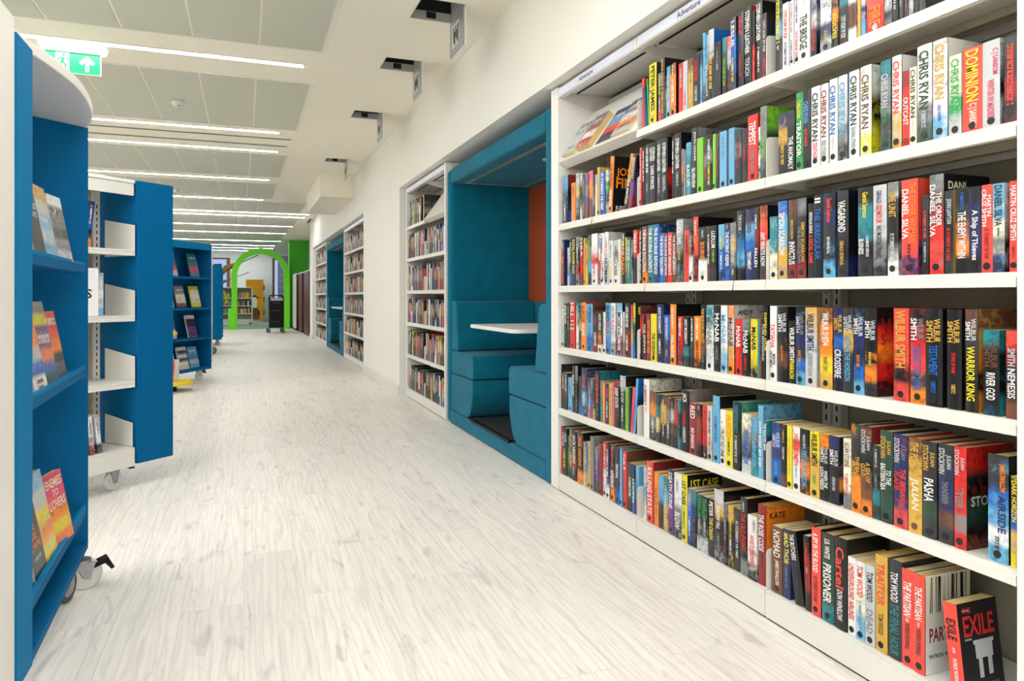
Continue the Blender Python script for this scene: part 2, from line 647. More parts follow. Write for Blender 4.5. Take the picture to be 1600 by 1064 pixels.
# slot air diffusers
for k, (y, xr) in enumerate([(8.03, .49), (8.41, .47)]):
    t = thing('slot_air_vent', ['thin dark slot vent in the ceiling, nearer of the pair', 'thin dark slot vent in the ceiling, farther of the pair'][k],
              'air vent', (xr, y, ZC), 0, 'slot air vents')
    MB().box(-3.5, 0, -.035, .035, -.005, .0005).build('frame', CTRIM, t)
    MB().box(-3.48, -.02, -.018, -.004, -.0065, -.0052).box(-3.48, -.02, .006, .020, -.0065, -.0052).build('slot', SLOT, t)
t = thing('air_vent', 'small slatted ceiling vent near the green column', 'air vent', (1.33, 16.6, ZC))
MB().box(-.02, .4, -.5, .5, -.006, .0005).build('frame', CTRIM, t)
s = MB()
for k in range(4):
    s.box(.02 + k * .09, .06 + k * .09, -.45, .45, -.008, -.0062)
s.build('slot', SLOT, t)

# access hatches with their flaps hanging open
hl = ['open ceiling access hatch nearest the camera, flap hanging down', 'open ceiling access hatch, second from the front, flap hanging',
      'open ceiling access hatch, third from the front, flap hanging', 'open ceiling access hatch farthest away, beside the boxed duct']
for k, (y0, y1) in enumerate(HY):
    t = thing('ceiling_hatch', hl[k], 'hatch', (1.075, (y0 + y1) / 2, ZC), 0, 'open ceiling hatches')
    d = (y1 - y0) / 2
    f = MB()
    f.box(-.135, -.128, -d, d, 0, .2).box(.128, .135, -d, d, 0, .2).box(-.135, .135, d - .007, d, 0, .055).box(-.135, .135, -d, -d + .007, 0, .2)
    f.build('frame', mat('galvanised_frame', 'b0b0ac', .5), t)
    i = MB()
    i.box(-.127, .127, d - .006, d - .002, .056, .2).box(-.128, .128, -d + .007, d - .007, .196, .2)
    i.build('cavity', SLOT, t)
    MB().box(-.03, .03, d - .012, d - .008, .012, .05).build('latch', SLOT, t)
    fl = MB().box(.125, .134, -d + .002, d - .002, -.235, -.002).build('flap', WHITE, t)
    MB().box(.119, .1245, -d + .012, d - .012, -.225, -.008).build('flap_lining', mat('flap_metal', 'a7abb0', .4, metal=.4), t)
    MB().box(.116, .1185, -.06, .08, -.19, -.05).build('sticker', mat('sticker_paper', 'd8d8d4', .6), t)
    st = MB()
    for q in range(5):
        st.box(.114, .1155, -.05 + q * .022, -.036 + q * .022, -.18 + (q % 3) * .02, -.07 - (q % 2) * .03)
    st.build('diagram', TXT['c'], t)

# smoke detectors
for x, y, lb in ((-.548, 6.78, 'round white smoke detector on the nearer grey ceiling panels'), (-1.02, 12.4, 'round white smoke detector on the far grey ceiling panels')):
    t = thing('smoke_detector', lb, 'smoke detector', (x, y, ZC))
    MB().cyl((0, 0, -.022), .055, .018, n=32).build('base', WHITE, t, bevel=.003)
    MB().cyl((0, 0, -.052), .028, .03, n=32, r2=.042).build('sensor', WHITE, t, bevel=.003)
    MB().cyl((.02, -.03, -.053), .006, .006, n=12).build('indicator', SLOT, t)

# exit sign
t = thing('exit_sign', 'green and white running-man exit sign with up arrow under ceiling light', 'exit sign', (-1.09, 5.55, ZC))
hs = MB()
hs.prism([(-.2, 0), (.205, 0), (.19, -.04), (-.18, -.04)], -.05, .05, lambda p, q, a: (p, a, q))
hs.build('lamp_housing', glow('sign_lamp_glow', 'ffffff', 1.2), t, bevel=.004)
pl = MB().box(-.17, .17, -.004, .004, -.188, -.04).build('panel', mat('clear_acrylic', 'd9efe4', .2), t)
GS = mat('exit_green', '0fa765', .4, emit=('0fa765', .25))
WS = mat('exit_white', 'ffffff', .4, emit=('ffffff', .6))
MB().box(-.163, .163, -.006, -.0045, -.183, -.045).build('green_field', GS, t)
a = MB()
a.prism([(.085, -.062), (.133, -.108), (.116, -.124), (.096, -.105), (.096, -.168), (.074, -.168), (.074, -.105), (.054, -.124), (.037, -.108)],
        -.008, -.0065, lambda p, q, y: (p, y, q))
a.build('arrow', WS, t)
d = MB().box(-.10, -.02, -.0075, -.0065, -.17, -.052)
d.build('doorway', WS, t)
r = MB()
fn = lambda p, q, y: (p, y, q)
r.cyl((-.052, -.0095, -.068), .009, .0015, axis='y', n=14)
r.prism([(-.062, -.080), (-.045, -.084), (-.052, -.118), (-.070, -.114)], -.0095, -.008, fn)
r.prism([(-.062, -.082), (-.090, -.090), (-.096, -.110), (-.088, -.111), (-.083, -.097), (-.062, -.092)], -.0095, -.008, fn)
r.prism([(-.047, -.086), (-.030, -.100), (-.014, -.094), (-.017, -.086), (-.030, -.089), (-.044, -.080)], -.0095, -.008, fn)
r.prism([(-.054, -.114), (-.034, -.128), (-.040, -.156), (-.050, -.155), (-.047, -.132), (-.066, -.120)], -.0095, -.008, fn)
r.prism([(-.068, -.112), (-.058, -.118), (-.076, -.140), (-.100, -.140), (-.100, -.131), (-.081, -.130)], -.0095, -.008, fn)
r.build('running_figure', GS, t)

# ---------------------------------------------------------------- recessed bookcases
SHZ = [1.671, 1.358, 1.043, .733, .420]
ZB = .088


def slotted_upright(parent, y, z0, z1, x):
    u = MB().box(x, x + .03, y - .016, y + .016, z0, z1).build('upright', WHITE, parent)
    s = MB()
    z = z0 + .05
    while z < z1 - .04:
        s.box(x - .0008, x + .0002, y - .003, y + .003, z, z + .018)
        z += .034
    s.build('slots', SLOT, u)
    return u


def bracket(parent, y, z, x0=1.503, x1=1.77, up=.125, dn=.03):
    pts = [(x0, z - dn), (x0, z + up - .012), (x0 + .004, z + up - .003), (x0 + .012, z + up), (x1, z + up + .02), (x1, z - dn - .01)]
    return MB().prism(pts, y - .0012, y + .0012, lambda p, q, a: (p, a, q)).build('shelf_bracket', WHITE, parent, bevel=.0006)


def shelf(parent, y0, y1, z, x0=1.5, x1=1.77):
    # folded steel tray: front lip with a groove, ribs underneath
    pts = [(x0, z - .031), (x0, z - .011), (x0 + .0035, z - .009), (x0 + .0035, z + .0005), (x0 + .008, z + .001), (x1, z), (x1, z - .028),
           (x1 - .012, z - .028), (x1 - .012, z - .004), (x0 + .02, z - .004), (x0 + .02, z - .031)]
    s = MB().prism(pts, y0, y1, lambda p, q, a: (p, a, q)).build('shelf', WHITE, parent)
    MB().box(x0 + .155, x0 + .175, y0 + .01, y1 - .01, z - .026, z - .0045).build('stiffener', BACKP, s)
    return s


def bookcase_bay(y0, y1, label, text=None, text_y=None, display=False, brackets=True, skip=()):
    """one bay of the recessed shelving; y1 is the far end"""
    t = thing('bookcase', label, 'bookcase', (0, 0, 0), 0, 'recessed wall bookcases')
    g = .0015
    y0 += g
    y1 -= g
    MB().box(1.80, 1.81, y0, y1, .02, 2.0).build('back_panel', BACKP, t)
    for z in SHZ:
        if display and z == SHZ[0]:
            continue
        shelf(t, y0, y1, z)
        bracket(t, y1 - .002, z)
    # plinth and base shelf
    MB().box(1.503, 1.78, y0, y1, ZB - .006, ZB).build('base_shelf', WHITE, t)
    bracket(t, y1 - .002, ZB, dn=.005)
    MB().box(1.5, 1.518, y0, y1, .006, ZB - .007).build('plinth', WHITE, t, bevel=.0015)
    MB().box(1.505, 1.76, y0 + .002, y1 - .002, 0, .006).build('foot', SLOT, t)
    # canopy
    c = MB()
    pts = [(1.5, 2.005), (1.5, 2.052), (1.512, 2.056), (1.80, 2.056), (1.80, 2.04), (1.53, 2.036), (1.53, 2.005)]
    c.prism(pts, y0, y1, lambda p, q, a: (p, a, q))
    cn = c.build('canopy', WHITE, t, bevel=.001)
    MB().box(1.497, 1.4995, y0 + .02, y1 - .02, 2.010, 2.047).build('label_strip', LABEL, cn)
    MB().box(1.60, 1.605, y0 + .01, y1 - .01, 2.030, 2.0365).build('seam', SLOT, cn)
    MB().prism([(1.51, 2.02), (1.51, 2.003), (1.80, 1.93), (1.80, 2.034)], y1 - .004, y1 - .001, lambda p, q, a: (p, a, q)).build('canopy_bracket', WHITE, t)
    MB().box(1.785, 1.80, y0, y1, 1.93, 2.02).build('cross_rail', WHITE, t)
    if text:
        lettering(text, INK, cn, (1.4965, text_y, 2.0285), (0, -1, 0), (0, 0, 1), .145, .022)
    for yy in (y0 + .02, y1 - .02):
        slotted_upright(t, yy, .10, 1.95, 1.765)
    if display:
        # sloping display shelf with an upturned lip
        d = MB()
        d.prism([(1.500, 1.672), (1.545, 1.645), (1.552, 1.650), (1.515, 1.678), (1.700, 1.940), (1.694, 1.944), (1.503, 1.677)], y0, y1, lambda p, q, a: (p, a, q))
        d.build('display_shelf', WHITE, t)
        MB().prism([(1.56, 1.66), (1.69, 1.90), (1.76, 1.90), (1.76, 1.62)], y1 - .003, y1, lambda p, q, a: (p, a, q)).build('shelf_bracket', WHITE, t)
    return t


def end_panel(y0, y1, label, x1=1.82):
    t = MB().box(1.4985, x1, y0, y1, 0.004, 2.062).build('shelf_end_panel', WHITE2, None, bevel=.002)
    tag(t, label, 'panel')
    return t


J = [1.003, 1.763, 2.528, 3.297]
bookcase_bay(J[0], J[1], 'large white recessed bookcase bay nearest the camera, at the right edge')
bookcase_bay(J[1], J[2], 'middle bay of the large white bookcase, signed Adventure near the top edge', 'Adventure', 2.16)
bookcase_bay(J[2], J[3], 'white bookcase bay with sloping display shelf, beside the teal booth', 'Adventure', 2.98, display=True)
end_panel(J[3] + .001, 3.384, 'tall white end panel between the teal booth and the large bookcase')
end_panel(.921, J[0] - .001, 'tall white end panel at the right edge of the picture')


def case_group(y0, y1, n, labels, panels):
    w_ = (y1 - y0) / n
    for k in range(n):
        bookcase_bay(y0 + k * w_, y0 + (k + 1) * w_, labels[k], display=(n == 2 and k == 0))
    end_panel(y0 - .034, y0 - .002, panels[0])
    end_panel(y1 + .002, y1 + .034, panels[1])


case_group(5.50, 6.90, 2, ['narrow recessed bookcase bay just beyond the large teal booth', 'narrow recessed bookcase bay with cream books, touching the bare white pier'],
           ['white end panel on the far side of the large teal booth', 'white end panel where the bare wall pier begins'])
case_group(9.36, 11.6, 3, ['distant recessed bookcase bay just beyond the bare white pier', 'distant recessed bookcase bay, middle of three before the far booth',
                           'distant recessed bookcase bay touching the far teal booth'],
           ['white end panel just beyond the bare wall pier', 'white end panel on the near side of the far teal booth'])
case_group(14.3, 16.5, 3, ['farthest group of bookcases, bay next to the far booth', 'farthest group of bookcases, middle bay', 'last bookcase bay before the corridor wall ends'],
           ['white end panel on the far side of the far booth', 'white end panel at the very end of the corridor wall'])


# ---------------------------------------------------------------- velvet booths
def rounded(pts, r=.03, n=5):
    """round the corners of a polygon"""
    out = []
    m = len(pts)
    for i in range(m):
        p0, p1, p2 = Vector(pts[i - 1]), Vector(pts[i]), Vector(pts[(i + 1) % m])
        rr = pts[i][2] if len(pts[i]) > 2 else r
        p0, p1, p2 = p0.to_2d() if len(p0) > 2 else p0, p1.to_2d() if len(p1) > 2 else p1, p2.to_2d() if len(p2) > 2 else p2
        d1, d2 = (p0 - p1), (p2 - p1)
        a = min(rr, d1.length * .49)
        b_ = min(rr, d2.length * .49)
        s, e = p1 + d1.normalized() * a, p1 + d2.normalized() * b_
        for k in range(n + 1):
            u = k / n
            q = s * (1 - u) ** 2 + p1 * 2 * u * (1 - u) + e * u * u
            out.append((q.x, q.y))
    return out


def booth(y0, y1, label):
    """y0 near outer face, y1 far outer face"""
    t = thing('seating_booth', label, 'booth', (0, 0, 0), 0, 'upholstered seating booths')
    X0, X1, XB = 1.5, 2.165, 2.25
    a, b_ = y0 + .078, y1 - .10
    MB().box(X0, XB, y0, a, .004, 1.985).build('side_panel', TEAL, t, bevel=.012, seg=3)
    MB().box(X0, XB, b_, y1, .004, 1.985).build('side_panel', TEAL, t, bevel=.035, seg=4)
    MB().box(X0 + .002, XB, a, b_, 1.868, 1.985).build('roof', TEAL, t, bevel=.02, seg=3)
    MB().box(X1, XB - .002, a, b_, .95, 1.868).build('back_panel', ORF, t)
    MB().box(X1, XB - .002, a, b_, .1, .95).build('lower_back_panel', TEAL, t)
    # light frame in the roof
    f = MB()
    z = 1.8665
    f.box(1.60, 1.612, a + .002, b_ - .1, z - .004, z).box(1.622, 1.628, a + .002, b_ - .1, z - .004, z)
    f.box(2.08, 2.092, a + .002, b_ - .1, z - .004, z)
    f.box(1.60, 2.092, b_ - .1, b_ - .088, z - .004, z)
    f.build('ceiling_track', mat('brushed_track', 'b8b4ab', .4, metal=.5), t)
    MB().cyl((1.82, y0 + .75, z - .009), .045, .009, n=28).build('downlight', mat('downlight_disc', 'e5ecec', .4), t)
    # plinth
    MB().box(X0 + .004, XB, a, b_, .004, .103).build('plinth', TEAL, t, bevel=.008, seg=3)
    ym0, ym1 = a + .585, b_ - .565
    MB().box(X0 + .03, X1, ym0 - .04, ym1 + .08, .1035, .110).build('floor_mat', STEP, t)
    MB().box(X0 - .002, X0 + .03, ym0 - .03, ym1 + .05, .098, .115).build('mat_edging', BLK, t, bevel=.002)
    # benches: rounded upholstered blocks, one facing the other
    for s, yo, L in ((1, a, .59), (-1, b_, .56)):
        Y = lambda q: yo + s * q
        base = rounded([(.003, .107, .005), (L - .09, .107, .09), (L - .005, .27, .16), (L - .012, .388, .01), (.003, .388, .005)])
        MB().prism(base, X0 + .012, X1 - .002, lambda p, q, x: (x, Y(p), q)).build('bench_base', TEAL, t, bevel=.006)
        seat = rounded([(.003, .396, .01), (L, .396, .02), (L + .002, .568, .05), (.003, .57, .02)])
        MB().prism(seat, X0 + .012, X1 - .002, lambda p, q, x: (x, Y(p), q)).build('seat_cushion', TEAL, t, bevel=.02, seg=3)
        back = rounded([(.003, .575, .02), (.185, .572, .03), (.12, .95, .035), (.003, .955, .02)])
        MB().prism(back, X0 + .012, X1 - .002, lambda p, q, x: (x, Y(p), q)).build('seat_back', TEAL, t, bevel=.02, seg=3)
    # table fixed to the back panel
    yc = (a + b_) / 2
    tp = rounded([(1.52, ym0 - .03, .05), (2.164, ym0 - .03, .004), (2.164, ym1 + .2, .004), (1.52, ym1 + .2, .05)])
    tp = rounded([(1.53, ym0 - .02, .07), (2.16, ym0 - .02, .004), (2.16, ym1 + .16, .004), (1.53, ym1 + .16, .05)])
    MB().prism(tp, .762, .787, lambda p, q, z: (p, q, z)).build('table_top', WHITE2, t, bevel=.004)
    MB().box(2.08, 2.163, yc - .03, yc + .03, .55, .762).build('table_bracket', STEEL, t)
    return t


booth(3.386, 5.435, 'large teal velvet seating booth with white table beside the Adventure bookcase')
booth(11.68, 14.22, 'small far teal velvet seating booth between two distant bookcases')

# ---------------------------------------------------------------- books
def book_mesh(w, h, D, cols, front, hard, seed):
    rnd = random.Random(seed)
    b = MB()
    c1, c2 = [], []
    tk = .0022 if hard else .0007
    bulge = .0028 if hard else .0012

    def strip(loop, s):
        soft = s[0] == '~'
        s = s.lstrip('~')
        n = len(s)
        lv = []
        if n == 1:
            lv = [(0, 0), (1, 0)]
        else:
            q = .32 if soft else .497
            for i in range(n):
                m = (i + .5) / n
                lv.append((max(0, m - q / n) if i else 0, i))
                lv.append((min(1, m + q / n) if i < n - 1 else 1, i))
        o = len(b.v)
        m = len(loop)
        vs = []
        for fr, i in lv:
            col = PALV[s[i]]
            other = PALV[s[(i + 1) % n]] if n > 1 else tuple(x * .6 + .03 for x in col[:3])
            if soft and n > 1 and rnd.random() < .45:
                other = PALV[s[(i - 1) % n]] if rnd.random() < .6 else PALV['k']
            al = .6 if soft else .0
            for x, y in loop:
                vs.append((x, y, h * (1 - fr)))
                c1.append(tuple(col[:3]) + (1,))
                c2.append(tuple(other[:3]) + (al,))
        fs = []
        for j in range(len(lv) - 1):
            for k in range(m):
                fs.append((j * m + k, j * m + (k + 1) % m, (j + 1) * m + (k + 1) % m, (j + 1) * m + k))
        fs.append(tuple(range(m)))
        fs.append(tuple(range((len(lv) - 1) * m, len(lv) * m))[::-1])
        b.add(vs, fs)

    strip([(0, 0), (-bulge * .75, -w * .22), (-bulge, -w * .5), (-bulge * .75, -w * .78), (0, -w), (tk, -w), (tk, 0)], cols)
    strip([(0, -w), (D, -w), (D, -w + tk), (0, -w + tk)], front or cols)
    strip([(0, 0), (0, -tk), (D, -tk), (D, 0)], front or cols)
    me = bpy.data.meshes.new('book')
    me.from_pydata(b.v, [], b.f)
    bm = bmesh.new()
    bm.from_mesh(me)
    bmesh.ops.recalc_face_normals(bm, faces=bm.faces)
    bm.to_mesh(me)
    bm.free()
    a1 = me.color_attributes.new('print', 'FLOAT_COLOR', 'POINT')
    a2 = me.color_attributes.new('art', 'FLOAT_COLOR', 'POINT')
    a1.data.foreach_set('color', [x for c in c1 for x in c])
    a2.data.foreach_set('color', [x for c in c2 for x in c])
    me.materials.append(COVER)
    return me, tk, bulge


BOOKN = [0]


def make_book(w, h, cols, front='', dot='', texts=(), hard=None, D=None, label='', group=None, name='book'):
    if hard is None:
        hard = h > .219
    if D is None:
        D = .152 if hard else (.132 if h > .2 else .116)
    BOOKN[0] += 1
    me, tk, bulge = book_mesh(w, h, D, cols, front, hard, BOOKN[0])
    o = bpy.data.objects.new(name, me)
    COL.objects.link(o)
    tag(o, label, 'book', group)
    inset = .0035 if hard else .0008
    MB().box(tk + .0003, D - inset, -w + tk, -tk, inset * .6 + .0004, h - inset).build('pages', PAGES if BOOKN[0] % 3 else PAGESW, o)
    if dot:
        r = min(.0082, w * .36)
        MB().cyl((-bulge - .0010, -w * .5, h * .075), r, .0007, axis='x', n=18).build('spine_sticker', DOTM if dot == 'k' else TXT[dot], o)
    for tx in texts:
        p = tx.split(':')
        s, col = p[0], p[1]
        if s == 'TREES':
            tr = MB()
            rt = random.Random(3)
            for k in range(26):
                x = rt.uniform(.01, D - .012)
                tw_ = rt.uniform(.0008, .003)
                tr.add([(x, -w - .0005, h * .62), (x + tw_, -w - .0005, h * .62), (x + tw_ * .8 + rt.uniform(-.002, .002), -w - .0005, h * .985), (x + rt.uniform(-.002, .002), -w - .0005, h * .985)], [(0, 1, 2, 3)])
            tr.build('cover_trees', TXT['k'], o)
            continue
        if p[2] == 'F':
            z0, z1 = float(p[3]), float(p[4])
            hh = (z1 - z0) * h
            asp = 6.0 if s[0] == '#' else text_mesh(s)[1]
            L = min(D - .03, asp * hh * .95)
            lettering(s, col, o, (.014 + L / 2, -w - .0006, (z0 + z1) / 2 * h), (1, 0, 0), (0, 0, 1), L, hh, 'cover_lettering')
            continue
        fa, fb = float(p[2]), float(p[3])
        lane = p[4] if len(p) > 4 else ''
        L = (fb - fa) * h
        if s[0] == '#':
            n = len(s)
            gh = w * (.2, .28, .36, .46, .5, .5)[min(n, 6) - 1]
        else:
            gh = min(w * .66, L / text_mesh(s)[1] * 2.3)
        y = -w * .5
        if lane:
            gh = min(gh, w * .40)
            y = -w * (.72 if lane == 'R' else .28)
        lettering(s, col, o, (-bulge - .0009, y, h * (1 - (fa + fb) / 2)), (0, 0, -1), (0, -1, 0), L, gh)
    return o


ORD = ['first', 'second', 'third', 'fourth', 'fifth', 'sixth', 'seventh', 'eighth', 'ninth', 'tenth', 'eleventh', 'twelfth', 'thirteenth', 'fourteenth',
       'fifteenth', 'sixteenth', 'seventeenth', 'eighteenth', 'nineteenth', 'twentieth'] + ['twenty-' + s for s in
       ['first', 'second', 'third', 'fourth', 'fifth', 'sixth', 'seventh', 'eighth', 'ninth']]
ROWN = ['top', 'second', 'third', 'fourth', 'fifth', 'bottom']
BAYN = {'far': 'bay by the booth', 'mid': 'middle bay', 'near': 'nearest bay'}


def colour_words(s):
    s = s.lstrip('~')
    seen = []
    for ch in s:
        if NAME[ch] not in seen:
            seen.append(NAME[ch])
    return seen[0] if len(seen) == 1 else seen[0] + ' and ' + seen[1]


